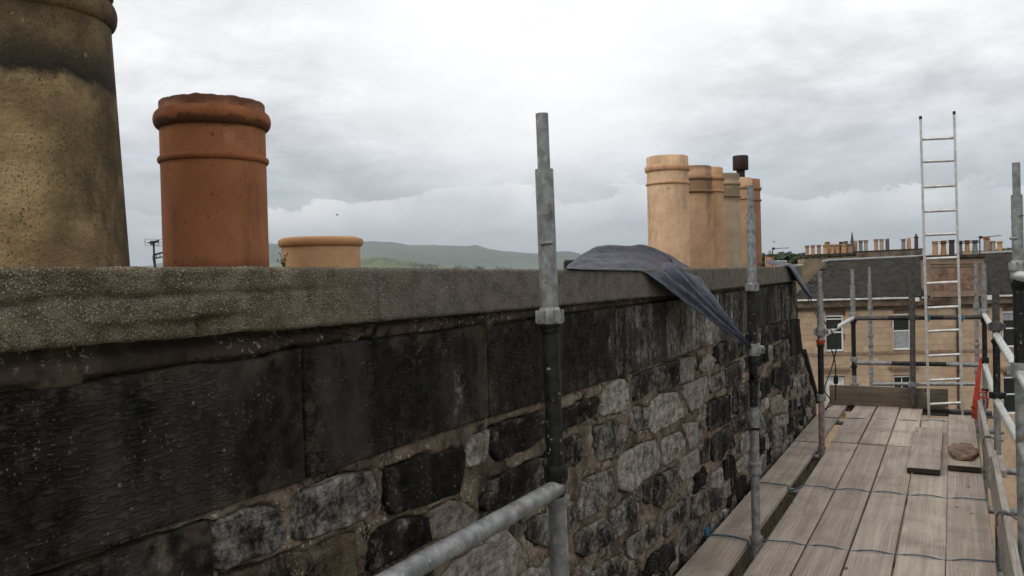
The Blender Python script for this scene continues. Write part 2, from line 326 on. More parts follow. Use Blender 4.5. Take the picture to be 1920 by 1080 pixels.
MRED = plain('red_paint', (.36, .045, .028), .5, 0, .3, 18)
MRUST = plain('rusty_steel', (.075, .068, .064), .6, .3, .4, 30)
MPINK = plain('pinkish_worn_steel', (.21, .165, .155), .6, .2, .35, 25)
MALU = plain('ladder_aluminium', (.50, .48, .46), .42, .55, .2, 20)
MROPE = plain('blue_rope_fibre', (.075, .115, .145), .9, 0, .4, 120)
MBROPE = plain('bright_blue_twine', (.06, .19, .31), .9, 0, .4, 120)
MCORD = plain('black_rubber', (.012, .012, .013), .6)
MWHITE = plain('white_window_paint', (.74, .74, .71), .5, 0, .06, 10)
MLEAD = plain('lead_flashing', (.30, .31, .32), .55, .2, .2, 6)
MGUT = plain('pale_gutter_paint', (.58, .57, .54), .6, 0, .2, 4)
MCORN = plain('mossy_cornice_stone', (.105, .075, .047), .95, 0, .5, 1.6, .3)
MCEM = plain('buff_cement_render', (.235, .185, .125), .95, 0, .25, 1.2, .2)
MSOOTC = plain('dark_mossy_copestone', (.05, .043, .03), .95, 0, .4, 3)
MRSTO = plain('red_sandstone_dressing', (.235, .165, .118), .9, 0, .2, 2.0, .2)
MIRON = plain('brown_iron_pipe', (.045, .032, .026), .6)
MCURT = plain('grey_net_curtain', (.30, .31, .32), .9, 0, .2, 8)
MDARK = plain('dim_room', (.012, .012, .012), .9)
MCOWL = plain('rusted_dark_cowl', (.032, .016, .013), .65, .2, .35, 14)
MSLAB = plain('brown_flat_stone', (.15, .098, .068), .95, 0, .5, 22, .7)
MGRASS_N = plain('green_hill_grass', (.088, .105, .034), 1, 0, .35, .006)
MGRASS = plain('far_hill_grass', (.066, .088, .060), 1, 0, .3, .0016)
MENDG = plain('dirty_end_grain', (.028, .023, .019), .95, 0, .4, 40)
MLEAF = plain('dark_tree_leaf', (.038, .055, .026), .9, 0, .5, .12)
MASPH = plain('asphalt', (.05, .05, .052), .95, 0, .2, 2)
MPAVE = plain('paving_stone', (.24, .23, .22), .95, 0, .2, 1)
MGND = plain('town_ground', (.085, .095, .055), 1, 0, .45, .008)
MPAINT = plain('road_paint', (.7, .7, .68), .8, 0, .1, 3)
def M_glass():
    k = NT('window_glass'); return k.end((.02, .022, .024), .06, None, 0, .6)
MGLASS = M_glass()

# ---------------------------------------------------------------- mesh helpers
class MB:
    def __init__(s): s.v = []; s.f = []; s.mi = []; s.sm = []
    def add(s, vs, fs, mi=0, smooth=False):
        o = len(s.v); s.v += [tuple(p) for p in vs]
        for f in fs: s.f.append(tuple(i+o for i in f)); s.mi.append(mi); s.sm.append(smooth)
    def box(s, c, sx, sy, sz, ax=None, mi=0, bev=0.):
        X, Y, Z = ax or (Vector((1, 0, 0)), Vector((0, 1, 0)), Vector((0, 0, 1))); c = Vector(c)
        if bev <= 0:
            vs = [c + X*(a*sx/2) + Y*(b*sy/2) + Z*(d*sz/2) for d in (-1, 1) for b in (-1, 1) for a in (-1, 1)]
            s.add(vs, [(0, 2, 3, 1), (4, 5, 7, 6), (0, 1, 5, 4), (2, 6, 7, 3), (0, 4, 6, 2), (1, 3, 7, 5)], mi)
        else:                                                     # long edges of the Z and side faces chamfered
            lay = []
            for zz, ins in ((-sz/2, bev), (-sz/2+bev, 0), (sz/2-bev, 0), (sz/2, bev)):
                hx, hy = sx/2-ins, sy/2-ins
                lay.append([c + X*a*hx + Y*b*hy + Z*zz for a, b in ((-1, -1), (1, -1), (1, 1), (-1, 1))])
            vs = [p for q in lay for p in q]; fs = [(3, 2, 1, 0), (12, 13, 14, 15)]
            for i in range(3):
                for j in range(4): fs.append((i*4+j, i*4+(j+1) % 4, i*4+4+(j+1) % 4, i*4+4+j))
            s.add(vs, fs, mi)
    def tube(s, pts, r, seg=12, mi=0, cap=True, smooth=True):
        pts = [Vector(p) for p in pts]; n = len(pts); rs = r if isinstance(r, (list, tuple)) else [r]*n
        d0 = (pts[1]-pts[0]).normalized(); a = d0.orthogonal().normalized(); vs = []; fs = []
        for i, p in enumerate(pts):
            d = (pts[min(i+1, n-1)]-pts[max(i-1, 0)])
            d = d.normalized() if d.length > 1e-9 else d0
            a = (a - d*a.dot(d)).normalized(); b = d.cross(a)
            for k in range(seg):
                t = 2*math.pi*k/seg; vs.append(p + a*(rs[i]*math.cos(t)) + b*(rs[i]*math.sin(t)))
        for i in range(n-1):
            for k in range(seg): fs.append((i*seg+k, i*seg+(k+1) % seg, (i+1)*seg+(k+1) % seg, (i+1)*seg+k))
        s.add(vs, fs, mi, smooth)
        if cap: s.add(vs[:seg], [tuple(reversed(range(seg)))], mi); s.add(vs[-seg:], [tuple(range(seg))], mi)
    def lathe(s, prof, c=(0, 0, 0), seg=32, mi=0, jit=0., axis=None):
        c = Vector(c); vs = []; fs = []; n = len(prof)
        for r, z in prof:
            for k in range(seg):
                t = 2*math.pi*k/seg; vs.append(c + Vector((r*math.cos(t), r*math.sin(t), z)))
        for i in range(n-1):
            for k in range(seg): fs.append((i*seg+k, i*seg+(k+1) % seg, (i+1)*seg+(k+1) % seg, (i+1)*seg+k))
        s.add(vs, fs, mi, True)
    def build(s, name, mats, parent=None, color=None, loc=None):
        me = bpy.data.meshes.new(name); mats = mats if isinstance(mats, (list, tuple)) else [mats]
        o0 = Vector(loc) if loc is not None else (ABS[parent.name] if parent is not None else Vector((0, 0, 0)))
        me.from_pydata([tuple(Vector(p)-o0) for p in s.v], [], s.f)
        for m in mats: me.materials.append(m)
        me.polygons.foreach_set('material_index', s.mi); me.polygons.foreach_set('use_smooth', s.sm); me.update()
        return link(me, name, parent, o0, color)
ABS = {}
def link(me, name, parent, absloc, color=None):
    o = bpy.data.objects.new(name, me); COL.objects.link(o)
    if parent is not None:
        o.parent = parent; o.location = Vector(absloc) - ABS[parent.name]
    else: o.location = absloc
    ABS[o.name] = Vector(absloc)
    if color: o.color = (*color, 1)
    return o
def tag(o, label=None, cat=None, group=None, kind=None):
    if label: o['label'] = label
    if cat: o['category'] = cat
    if group: o['group'] = group
    if kind: o['kind'] = kind
    return o
def empty(name, loc, label, cat, group=None):
    o = bpy.data.objects.new(name, None); COL.objects.link(o); o.location = loc; o.empty_display_size = .1
    ABS[o.name] = Vector(loc)
    return tag(o, label, cat, group)
def nz(x, y, z): return mnoise.noise(Vector((x, y, z)))
def fbm(x, y, z): return mnoise.fractal(Vector((x, y, z)), 1.0, 2.0, 4)
def R(a, b): return random.uniform(a, b)
def copy_tree(o, loc, label, color=None):
    c = o.copy(); COL.objects.link(c); c.location = loc; ABS[c.name] = Vector(loc); c['label'] = label
    if color: c.color = (*color, 1)
    for ch in list(o.children):
        d = ch.copy(); COL.objects.link(d); d.parent = c
        if color and ch.get('tint'): d.color = (*color, 1)
    return c

# ================================================================ SETTING
g = MB(); g.add([(-15000, -15000, 0), (15000, -15000, 0), (15000, 15000, 0), (-15000, 15000, 0)], [(0, 1, 2, 3)])
tag(g.build('ground', MGND), 'flat town ground far below the roofs', kind='structure')
st = MB(); c0 = wp(26, 34, 0); st.box((c0.x, c0.y, 0.002), 90, 9, .004, (UH, FH, Vector((0, 0, 1))))
tag(st.build('road', MASPH), 'grey street below the facing tenement', kind='structure')
pv = MB()
for d in (28, 43.5): c0 = wp(26, d, 0); pv.box((c0.x, c0.y, .065), 90, 3.0 if d < 30 else 8.6, .13, (UH, FH, Vector((0, 0, 1))))
tag(pv.build('pavement', MPAVE), 'raised pavement beside the street', kind='structure')
ln = MB()
for i in range(-8, 12): c0 = wp(26+i*4, 34, 0); ln.box((c0.x, c0.y, .008), 2, .12, .004, (UH, FH, Vector((0, 0, 1))))
tag(ln.build('road_marking', MPAINT), 'white dashed centre line on the street', kind='structure')

def hill(name, prof, dist, depth, mat, amp, label, zoff=0.0, nseed=0.):
    """a real ridge: crest heights read along the skyline, with slopes in front and behind"""
    xs = [p[0] for p in prof]; ys = [p[1] for p in prof]
    N, K = 150, 26; vs = []; fs = []
    for i in range(N+1):
        px = xs[0] + (xs[-1]-xs[0])*i/N; py = float(np.interp(px, xs, ys))
        d = ray(px, py); hd = math.hypot(d.x, d.y); hz = H + d.z/hd*dist
        dx, dy = d.x/hd, d.y/hd
        for j in range(K+1):
            t = j/K*2 - 1                                        # -1 front foot, 0 crest, 1 back foot
            q = dist + depth*t
            s = math.cos(t*math.pi/2); s = s**1.15
            e = amp*fbm(px*.02+nseed, t*2.2, nseed)*min(1, abs(t)*5)*(s+.15) if abs(t) < .99 else 0
            gul = amp*.7*abs(nz(px*.035+nseed, t*1.2, 3+nseed))*(1-s)*s*3
            vs.append((dx*q, dy*q, max(hz*s + e - gul + zoff, -2)))
    for i in range(N):
        for j in range(K): a = i*(K+1)+j; fs.append((a, a+1, a+K+2, a+K+1))
    m = MB(); m.add(vs, fs, 0, True)
    return tag(m.build(name, mat), label, kind='structure')
hill('hills', [(-900, 503), (-300, 497), (0, 500), (200, 503), (285, 500), (300, 494), (420, 470), (500, 460), (520, 458), (560, 464), (640, 462), (680, 455), (700, 453), (720, 455), (745, 457), (800, 463),
     (835, 461), (860, 461.5), (905, 464), (930, 469), (960, 472.5), (1010, 475.5), (1030, 472.5), (1050, 472.2), (1075, 476), (1100, 482), (1130, 489), (1180, 496), (1260, 500), (1500, 500)],
     8000, 2600, MGRASS, 30, 'long hazy green hill range on the horizon')
hill('hill', [(480, 503), (560, 497), (640, 491), (690, 485.5), (715, 485), (740, 487), (770, 492), (830, 499), (900, 503), (960, 507)], 3600, 900, MGRASS_N, 22, 'nearer bright green hill below the far range', 0, 5.)

def woods(name, spots, label):
    """distant crowns, each a rough clump of small leaf-sized faces, read as one mass"""
    m = MB(); rnd = random.Random(3)
    for x, y, z0, h in spots:
        n = 46
        for k in range(n):
            t = rnd.random(); a = rnd.uniform(0, 6.28); rr = h*.42*math.sqrt(max(.05, 1-(2*t-.9)**2))*rnd.uniform(.55, 1)
            p = Vector((x+rr*math.cos(a), y+rr*math.sin(a), z0+h*(.2+.8*t)))
            q = h*rnd.uniform(.09, .2)
            u = Vector((rnd.uniform(-1, 1), rnd.uniform(-1, 1), rnd.uniform(-.4, .9))).normalized(); w = u.orthogonal().normalized(); e = u.cross(w)
            m.add([p+w*q, p+e*q*.8, p-w*q*.9, p-e*q, p+u*q*.9], [(0, 1, 4), (1, 2, 4), (2, 3, 4), (3, 0, 4)])
    return tag(m.build(name, MLEAF), label, kind='stuff')
sp = []; rnd = random.Random(11)
for i in range(300):                                             # wooded rise beyond the roofs, right of the pots
    px = rnd.uniform(1395, 1990); dist = rnd.choice((650, 800, 950, 1100))
    top = float(np.interp(px, [1395, 1440, 1480, 1510, 1600, 1780, 1840, 1885, 1920, 1990], [478, 475, 472.5, 473, 480, 478, 470, 463, 468, 472])) + (1100-dist)*.022 + rnd.uniform(0, 3)
    d = ray(px, top); hd = math.hypot(d.x, d.y); h = rnd.uniform(11, 17)
    sp.append((d.x/hd*dist, d.y/hd*dist, H + d.z/hd*dist - h, h))
woods('woods', sp, 'dark green wooded rise behind the far roofs')
sp = []
for i in range(60):
    px = rnd.uniform(1425, 1530); dist = rnd.uniform(170, 230); d = ray(px, rnd.uniform(484, 492)); hd = math.hypot(d.x, d.y); h = rnd.uniform(6, 9)
    sp.append((d.x/hd*dist, d.y/hd*dist, H + d.z/hd*dist - h, h))
woods('woods', sp, 'nearer dark tree tops left of the tan gable')
m = MB()
for i in range(26):                                              # hedges and trees on the nearer hill's shoulder
    px = 770+rnd.uniform(0, 190); d = ray(px, np.interp(px, [770, 900, 960], [497, 502.5, 505])); hd = math.hypot(d.x, d.y); q = 2900; p = Vector((d.x/hd*q, d.y/hd*q, H+d.z/hd*q))
    for k in range(14):
        a = p+Vector((rnd.gauss(0, 7), rnd.gauss(0, 7), rnd.gauss(-3, 4))); m.add([a+Vector((3, 0, 0)), a+Vector((0, 3, 1)), a+Vector((-3, 0, 1)), a+Vector((0, -2, 3))], [(0, 1, 3), (1, 2, 3), (2, 0, 3)])
tag(m.build('trees', MLEAF), 'scattered dark trees at the foot of the nearer hill', kind='stuff')

# ---------------------------------------------------------------- haze
hz = MB(); hz.box((0, 0, 189), 24000, 24000, 382)
kz = bpy.data.materials.new('haze_air'); kz.use_nodes = True; kt = kz.node_tree; kt.nodes.clear()
pvn = kt.nodes.new('ShaderNodeVolumePrincipled'); pvn.inputs['Density'].default_value = 6.5e-5; pvn.inputs['Color'].default_value = (.80, .88, .95, 1); pvn.inputs['Anisotropy'].default_value = 0.1
kt.links.new(pvn.outputs[0], kt.nodes.new('ShaderNodeOutputMaterial').inputs['Volume'])
tag(hz.build('haze', kz), 'thin pale haze over the town', kind='stuff')

# ================================================================ OWN BUILDING below and behind the stack
tb = empty('tenement', (-7, 4, 0), 'tenement under the chimney wall, seen from its own roof', 'building')
m = MB(); m.box((-7.4, 3, (H-3.2)/2), 12, 13.6, H-3.2); m.build('wall', MCEM, tb)
m = MB(); a, b = H-3.0, H-1.6
m.add([(-2.1, -4, b), (-2.1, 9.7, b), (-13.5, 9.7, a-3.2), (-13.5, -4, a-3.2), (-2.1, -4, b-.2), (-2.1, 9.7, b-.2), (-13.5, 9.7, a-3.4), (-13.5, -4, a-3.4)],
      [(0, 1, 2, 3), (4, 7, 6, 5), (0, 3, 7, 4), (1, 5, 6, 2), (2, 6, 7, 3), (0, 4, 5, 1)]); m.build('roof', MSLATE, tb)

# ================================================================ CHIMNEY WALL
XW = -1.32
wall = empty('chimney_wall', (-1.6, 4, H-3.2), 'long sooty stone chimney wall under a concrete cope', 'wall')
def yend(z): return float(np.interp(z, [-3.4, -1.77, -1.43, -.87, -.86, -.52, -.15], [9.9, 9.80, 9.62, 8.82, 8.70, 8.56, 8.40]))
Y0 = -1.2
def mort_x(y, z):
    d = .011*fbm(y*7, z*7, 1.3) + .007*fbm(y*22, z*22, 9.1)
    if z > -.175: d += .004
    if -.475 < z < -.17:
        for q in (1.502, 5.40): d -= .03*max(0, 1-abs(y-q)/.012)
    if y < 1.12: d -= .03*max(0, 1-abs(z+.471)/.012)
    return XW - .0085 + d
def resample(poly, n):
    P = [Vector(p) for p in poly]; L = [(P[(i+1) % len(P)]-P[i]).length for i in range(len(P))]; T = sum(L); out = []
    for k in range(n):
        s = T*k/n; i = 0
        while s > L[i]: s -= L[i]; i += 1
        out.append(P[i] + (P[(i+1) % len(P)]-P[i])*(s/L[i]))
    return out
def stone(poly, tone, rough=1.0, proud=.006, ashlar=False, parent=wall, name='stone', grow=.006):
    """one stone: outline in (y, z), rounded arrises, uneven face, sides running back into the wall"""
    n = 72 if ashlar else 34
    P = [Vector((p[0], p[1])) for p in poly]; per = sum((P[(i+1) % len(P)]-P[i]).length for i in range(len(P))); pts = []
    for i, p in enumerate(P):                                     # corners stay corners
        q = P[(i+1) % len(P)]; kk = max(1, round((q-p).length/per*n)); pts += [p.lerp(q, t/kk) for t in range(kk)]
    n = len(pts)
    if not ashlar:                                               # take the corners off
        pts = [pts[i]*.9 + (pts[i-1]+pts[(i+1) % n])*.05 for i in range(n)]
    c = sum(pts, Vector((0, 0)))/n; size = min(max(p.x for p in pts)-min(p.x for p in pts), max(p.y for p in pts)-min(p.y for p in pts))
    sd = random.random()*50; w = .0035 if ashlar else .007
    if not ashlar: pts = [p + (p-c).normalized()*grow for p in pts]
    w = .0016 if ashlar else w
    pts = [p + (p-c).normalized()*(w*(fbm(p.x*14+sd, p.y*14, sd)+.5*nz(p.x*45, p.y*45, sd))) for p in pts]
    rnd_ = .005 if ashlar else min(.007, size*.07)
    amp = (.0022 if ashlar else .009)*rough
    rings = [(0.0, -.05), (0.0, -.012-rnd_*.4), (.35, -.35*rnd_), (1.0, 0.0), (2.4, 0.0)]
    inner = [.22, .44, .66, .84] if ashlar else [.3, .6, .85]
    vs = []; fs = []
    def face_x(p, dep): return XW + proud + dep + amp*(fbm(p.x*9+sd, p.y*13, sd) + .5*fbm(p.x*30, p.y*36, sd))*(1 if dep > -.004 else .3)
    nr = 0
    for ins, dep in rings:
        for p in pts:
            q = p + (c-p).normalized()*min(ins*rnd_, (c-p).length*.3); vs.append((face_x(q, dep), q.x, H+q.y))
        nr += 1
    last = [Vector((v[1], v[2]-H)) for v in vs[-n:]]
    for t in inner:
        for p in last: q = p.lerp(c, t); vs.append((face_x(q, 0), q.x, H+q.y))
        nr += 1
    for i in range(nr-1):
        for k in range(n): fs.append((i*n+k, i*n+(k+1) % n, (i+1)*n+(k+1) % n, (i+1)*n+k))
    vs.append((face_x(c, 0), c.x, H+c.y)); q = len(vs)-1
    for k in range(n): fs.append(((nr-1)*n+k, (nr-1)*n+(k+1) % n, q))
    area = 0
    for k in range(n): a, b = pts[k], pts[(k+1) % n]; area += a.x*b.y-b.x*a.y
    if area < 0: fs = [tuple(reversed(f)) for f in fs]
    mm = MB(); mm.add(vs, fs, 0, True)
    OCC.append(pts)
    o = mm.build(name, MS_T if ashlar else MS_R, parent, tone, loc=(XW, c.x, H+c.y))
    at = o.data.attributes.new('core', 'FLOAT', 'POINT'); vals = []
    for q in [0.0]*len(rings)+inner+[1.0]: vals += [q]*(n if q < 1 else 1)
    at.data.foreach_set('value', vals); return o
OCC = []
def PX(crop, pts):                                               # outline seen in an enlarged crop -> (y, z) on the wall's face
    ox, oy, s = crop; out = []
    for x, y in pts: P = atX(ox+x/s, oy+y/s, XW); out.append((P.y, P.z-H))
    return out
# big droved blocks of the top course (joints read along the course)
stone([(Y0+.02, -.464), (.575, -.464), (.575, -.174), (Y0+.02, -.178)], (.27, .1, .3), 1.0, .004, True)
jn = [.58, 1.502, 2.372, 2.86, 3.525, 4.289, 5.40, 6.22, 7.30, 8.44]
tones = [.26, .29, .27, .33, .42, .52, .40, .36, .44]
for i in range(9):
    a, b = jn[i]+(.002 if i == 1 else .0045), jn[i+1]-(.002 if i == 0 else .0045); zt = -.168 + R(-.004, .006); zb = -.464 - .012*(a > 2.5); zb2 = -.464-.012*(b > 2.5)
    if i == 8: poly = [(a, zb), (7.9, -.495), (8.50, -.512), (8.415, -.16), (a, -.165)]
    elif i == 0: poly = [(a, zb), (b, zb), (b, -.164), (1.42, -.166), (1.40, -.174), (1.25, -.175), (1.22, -.168), (1.05, -.170), (.95, -.176), (.75, -.174), (a, -.17)]
    elif i == 1: poly = [(a+.004, zb+.008), (a+.012, zb), (b, zb+.004), (b, -.164), (a+.5, -.172), (a+.48, -.166), (a, -.164)]
    else: poly = [(a, zb), (b, zb2), (b, zt), (a, zt-.004)]
    stone(poly, (tones[i], .1*random.random(), random.random()), 1.0, .004+R(-.002, .003), True)
stone([(Y0+.02, -.80), (1.235, -.80), (1.225, -.480), (Y0+.02, -.482)], (.36, .25, .4), 1.0, .0, True)
A = (380, 860, 4.908); Bc = (680, 760, 3.374); C = (1040, 560, 4.155); D = (1040, 780, 3.6); Ec = (1360, 500, 3.6)
ST = [  # crop, tone (bare, brown), outline
 (A, .47, .05, [(100,640),(240,545),(430,482),(640,450),(705,475),(745,640),(755,770),(640,850),(380,940),(215,1025),(150,1005),(115,900)]),
 (A, .50, .05, [(832,405),(980,300),(1180,205),(1440,140),(1580,130),(1600,240),(1610,400),(1570,510),(1440,590),(1230,660),(1000,730),(880,745),(850,640),(825,520)]),
 (A, .50, .9, [(230,1090),(560,1000),(700,920),(900,870),(1100,800),(1290,710),(1415,690),(1430,1080),(1430,1300),(230,1500)]),
 (Bc, .38, .1, [(150,770),(300,722),(405,712),(418,850),(300,930),(60,1040),(32,950),(60,850)]),
 (Bc, .33, .1, [(158,410),(250,372),(450,315),(620,272),(645,300),(635,440),(600,550),(450,610),(300,650),(200,690),(160,660),(155,520)]),
 (Bc, .56, .45, [(430,682),(560,603),(640,620),(700,660),(745,690),(690,760),(560,820),(440,850),(415,770)]),
 (Bc, .40, .1, [(818,155),(900,112),(1020,82),(1150,45),(1158,190),(1050,270),(860,352),(822,260)]),
 (Bc, .43, .2, [(832,480),(950,412),(1080,362),(1160,332),(1165,460),(1150,540),(1000,620),(790,668),(772,600),(820,540)]),
 (Bc, .66, .2, [(500,1110),(650,965),(780,885),(905,795),(960,845),(1003,920),(985,1010),(960,1110),(900,1200),(560,1280)]),
 (Bc, .48, .2, [(1045,745),(1130,700),(1175,692),(1188,800),(1190,900),(1130,880),(1050,850)]),
 (Bc, .56, .2, [(1010,1090),(1060,1040),(1130,1030),(1190,960),(1200,1180),(1020,1200)]),
 (C, .64, .1, [(400,700),(500,640),(545,634),(588,690),(588,800),(560,868),(460,890),(382,918),(372,880)]),
 (C, .43, .15, [(618,622),(785,550),(800,680),(700,760),(628,798),(615,720)]),
 (C, .45, .35, [(812,540),(975,478),(970,650),(930,698),(825,722)]),
 (C, .62, .15, [(988,475),(1105,452),(1085,620),(988,662)]),
 (C, .68, .35, [(1132,540),(1210,432),(1245,480),(1225,540),(1160,575)]),
 (C, .42, .15, [(1278,362),(1390,322),(1450,400),(1440,450),(1320,518),(1288,500)]),
 (C, .69, .2, [(990,684),(1110,640),(1195,602),(1195,750),(1170,808),(1065,882),(1050,830),(1005,740)]),
 (C, .61, .1, [(752,812),(850,747),(970,732),(998,860),(995,920),(880,1000),(772,1058),(742,1000),(742,880)]),
 (C, .50, .1, [(597,882),(640,842),(735,852),(730,1010),(640,1040),(590,1000)]),
 (C, .40, .1, [(74,900),(200,805),(350,770),(335,890),(250,945),(74,1025)]),
 (C, .48, .3, [(1208,622),(1330,562),(1338,680),(1222,738)]),
 (C, .43, .3, [(1345,532),(1455,512),(1455,648),(1348,690)]),
 (C, .40, .4, [(1198,822),(1368,748),(1372,955),(1205,1026)]),
 (C, .45, .2, [(1392,702),(1518,652),(1522,858),(1402,888)]),
 (C, .44, .3, [(1388,952),(1508,892),(1530,990),(1402,1046)]),
 (D, .50, .1, [(282,92),(390,42),(478,62),(488,200),(440,268),(300,308),(272,200)]),
 (D, .44, .1, [(66,172),(150,132),(198,172),(213,250),(170,318),(72,350)]),
 (D, .54, .15, [(722,172),(858,104),(885,190),(830,288),(740,338),(727,260)]),
 (D, .61, .2, [(862,62),(968,42),(970,180),(912,218),(893,170)]),
 (D, .55, .1, [(462,272),(600,192),(678,167),(714,250),(713,350),(600,438),(520,508),(432,488),(442,370)]),
 (D, .57, .2, [(862,300),(968,222),(983,330),(950,398),(870,446),(852,400)]),
 (D, .40, .5, [(1064,150),(1188,64),(1188,208),(1130,288),(1068,308)]),
 (D, .45, .8, [(1000,172),(1050,152),(1050,305),(998,320)]),
 (D, .36, .2, [(1142,300),(1198,262),(1222,320),(1218,398),(1152,428)]),
 (D, .56, .1, [(1062,402),(1130,352),(1138,420),(1130,478),(1062,488)]),
 (D, .56, .3, [(1228,332),(1308,255),(1318,320),(1242,388)]),
 (D, .50, .15, [(192,462),(290,402),(383,362),(408,480),(398,570),(290,638),(182,706),(162,650)]),
 (D, .44, .4, [(602,460),(672,442),(650,500),(662,590),(612,570)]),
 (D, .46, .25, [(692,422),(828,352),(833,470),(790,538),(692,618),(684,560)]),
 (D, .50, .15, [(392,652),(520,544),(578,592),(566,680),(450,798),(402,828),(392,720)]),
 (D, .51, .15, [(752,662),(898,544),(908,620),(880,698),(752,808),(742,730)]),
 (D, .49, .15, [(152,802),(330,694),(386,740),(383,858),(200,948),(152,918)]),
 (D, .51, .2, [(502,842),(650,724),(718,704),(728,790),(640,878),(540,968),(492,930)]),
 (D, .38, .15, [(652,972),(808,834),(823,960),(780,1030),(652,1080),(640,1130),(600,1100)]),
 (D, .48, .2, [(892,742),(1028,664),(1038,740),(960,858),(852,936),(852,860)]),
 (D, .50, .3, [(932,542),(1038,494),(1038,638),(932,686)]),
 (D, .50, .2, [(262,1062),(440,944),(448,1040),(420,1100),(300,1180),(250,1140)]),
 (D, .44, .3, [(1052,522),(1128,502),(1138,600),(1062,648)]),
 (D, .52, .3, [(84,612),(128,592),(138,758),(94,790)]),
 (Ec, .44, .6, [(247,422),(285,402),(288,540),(252,520)]),
 (Ec, .40, .3, [(293,402),(380,377),(384,488),(302,520)]),
 (Ec, .41, .5, [(388,372),(433,362),(433,480),(392,488)]),
 (Ec, .34, .1, [(438,370),(503,352),(519,578),(442,608)]),
 (Ec, .46, .2, [(332,552),(420,504),(424,600),(332,648)]),
 (Ec, .40, .3, [(322,692),(373,682),(368,808),(332,798)]),
 (Ec, .42, .2, [(382,652),(443,632),(438,780),(402,878),(387,800)]),
 (Ec, .44, .3, [(452,632),(498,602),(488,718),(452,728)]),
 (Ec, .38, .2, [(242,772),(293,752),(298,848),(252,888)]),
 (Ec, .50, .2, [(487,742),(533,722),(538,818),(492,848)]),
 (Ec, .60, .5, [(302,902),(378,862),(398,978),(312,998)]),
 (Ec, .45, .2, [(442,902),(488,892),(478,1000),(442,1018)]),
 (Ec, .42, .2, [(502,902),(530,882),(530,958),(502,968)]),
 (Ec, .36, .2, [(543,882),(580,835),(578,898),(543,955)]),
 (Ec, .55, .2, [(342,1012),(428,992),(428,1058),(352,1078)]),
 (Ec, .42, .3, [(62,662),(108,647),(108,778),(64,798)]),
 (Ec, .44, .3, [(4,692),(48,672),(48,788),(4,808)]),
 (Ec, .43, .3, [(82,832),(163,812),(163,968),(84,998)]),
]
for crop, bare, brown, pts in ST:
    stone(PX(crop, pts), (bare+(.05 if bare > .52 else 0), brown, random.random()), 1.2, R(-.004, .006))
# smaller stones fill what is left of the face, laid in loose courses
res = .01; gy0, gz0 = Y0, -3.2; GY, GZ = int((9.9-Y0)/res), int(3.2/res); occ = np.zeros((GY, GZ), bool)
def cells(pts):
    ys = [p[0] for p in pts]; zs = [p[1] for p in pts]
    i0, i1 = max(0, int((min(ys)-gy0)/res)), min(GY-1, int((max(ys)-gy0)/res)); j0, j1 = max(0, int((min(zs)-gz0)/res)), min(GZ-1, int((max(zs)-gz0)/res))
    if i1 <= i0 or j1 <= j0: return None
    YY, ZZ = np.meshgrid(gy0+(np.arange(i0, i1+1)+.5)*res, gz0+(np.arange(j0, j1+1)+.5)*res, indexing='ij'); ins = np.zeros(YY.shape, bool); n = len(pts)
    for k in range(n):
        y1, z1 = pts[k][0], pts[k][1]; y2, z2 = pts[(k+1) % n][0], pts[(k+1) % n][1]
        if z1 == z2: continue
        ins ^= ((z1 > ZZ) != (z2 > ZZ)) & (YY < (y2-y1)*(ZZ-z1)/(z2-z1)+y1)
    return slice(i0, i1+1), slice(j0, j1+1), ins
for o in OCC:
    q = cells([(p.x, p.y) for p in o])
    if q: occ[q[0], q[1]] |= q[2]
cnt = len(OCC); z = -.50; rg = random.Random(5)
while z > -2.35:
    hh = rg.uniform(.10, .165)
    y = .55 + rg.uniform(0, .2)
    while y < 9.8 and cnt < 280:
        ww = rg.uniform(.13, .30); best = None
        for sc_ in (1.0, .76, .58):
            w2, h2 = ww*sc_, hh*(1 if sc_ > .9 else .8)
            base = [(y+.01, z-h2+.012), (y+w2*.5, z-h2+.004), (y+w2-.012, z-h2+.012), (y+w2-.006, z-h2*.45), (y+w2-.018, z-.012), (y+w2*.45, z-.004), (y+.014, z-.014), (y+.004, z-h2*.5)]
            pl = [(a+rg.uniform(-.014, .014), b+rg.uniform(-.010, .010)) for a, b in base]
            if max(p[0] for p in pl) > yend(min(p[1] for p in pl))-.03: break
            grown = [(a+(a-(y+w2/2))*.09, b+(b-(z-h2/2))*.13) for a, b in pl]
            q = cells(grown)
            if q and (occ[q[0], q[1]] & q[2]).sum() < .02*q[2].sum(): best = (pl, w2); break
        if best:
            pl, w2 = best; q = cells(pl); occ[q[0], q[1]] |= q[2]; cnt += 1
            stone(pl, (rg.choice((.36, .42, .46, .5, .54, .58)), rg.uniform(0, .5), rg.random()), 1.2, rg.uniform(-.006, .003)); y += w2+.012
        else: y += .02
    z -= hh*.55
CREV = []                                                         # open crevices and a shallow groove beside the stones
for o in OCC:
    n = len(o); c = sum(o, Vector((0, 0)))/n; k0 = random.randrange(n); kl = int(n*R(.18, .42)) if random.random() < .6 else 0
    for k in range(n):
        p, q = o[k], o[(k+1) % n]; deep = ((k-k0) % n) < kl; L = (q-p).length
        for f in range(max(1, int(L/.008))):
            w = p.lerp(q, f*.008/max(L, .008)); w = w+(w-c).normalized()*.002; CREV.append((w.x, w.y, deep))
from mathutils import kdtree
kd = kdtree.KDTree(len(CREV))
for i, w in enumerate(CREV): kd.insert((w[0], w[1], 0), i)
kd.balance()
ys_ = [Y0]
while ys_[-1] < 9.9: ys_.append(ys_[-1] + (.05 if ys_[-1] < .55 else .0058*max(1.0, ys_[-1])))
zs_ = [-3.2]
while zs_[-1] < -.09: zs_.append(min(-.09, zs_[-1] + (.06 if zs_[-1] < -1.75 else .0085)))
m = MB(); vs = []; fs = []; ny = len(ys_)-1; nzv = len(zs_)-1
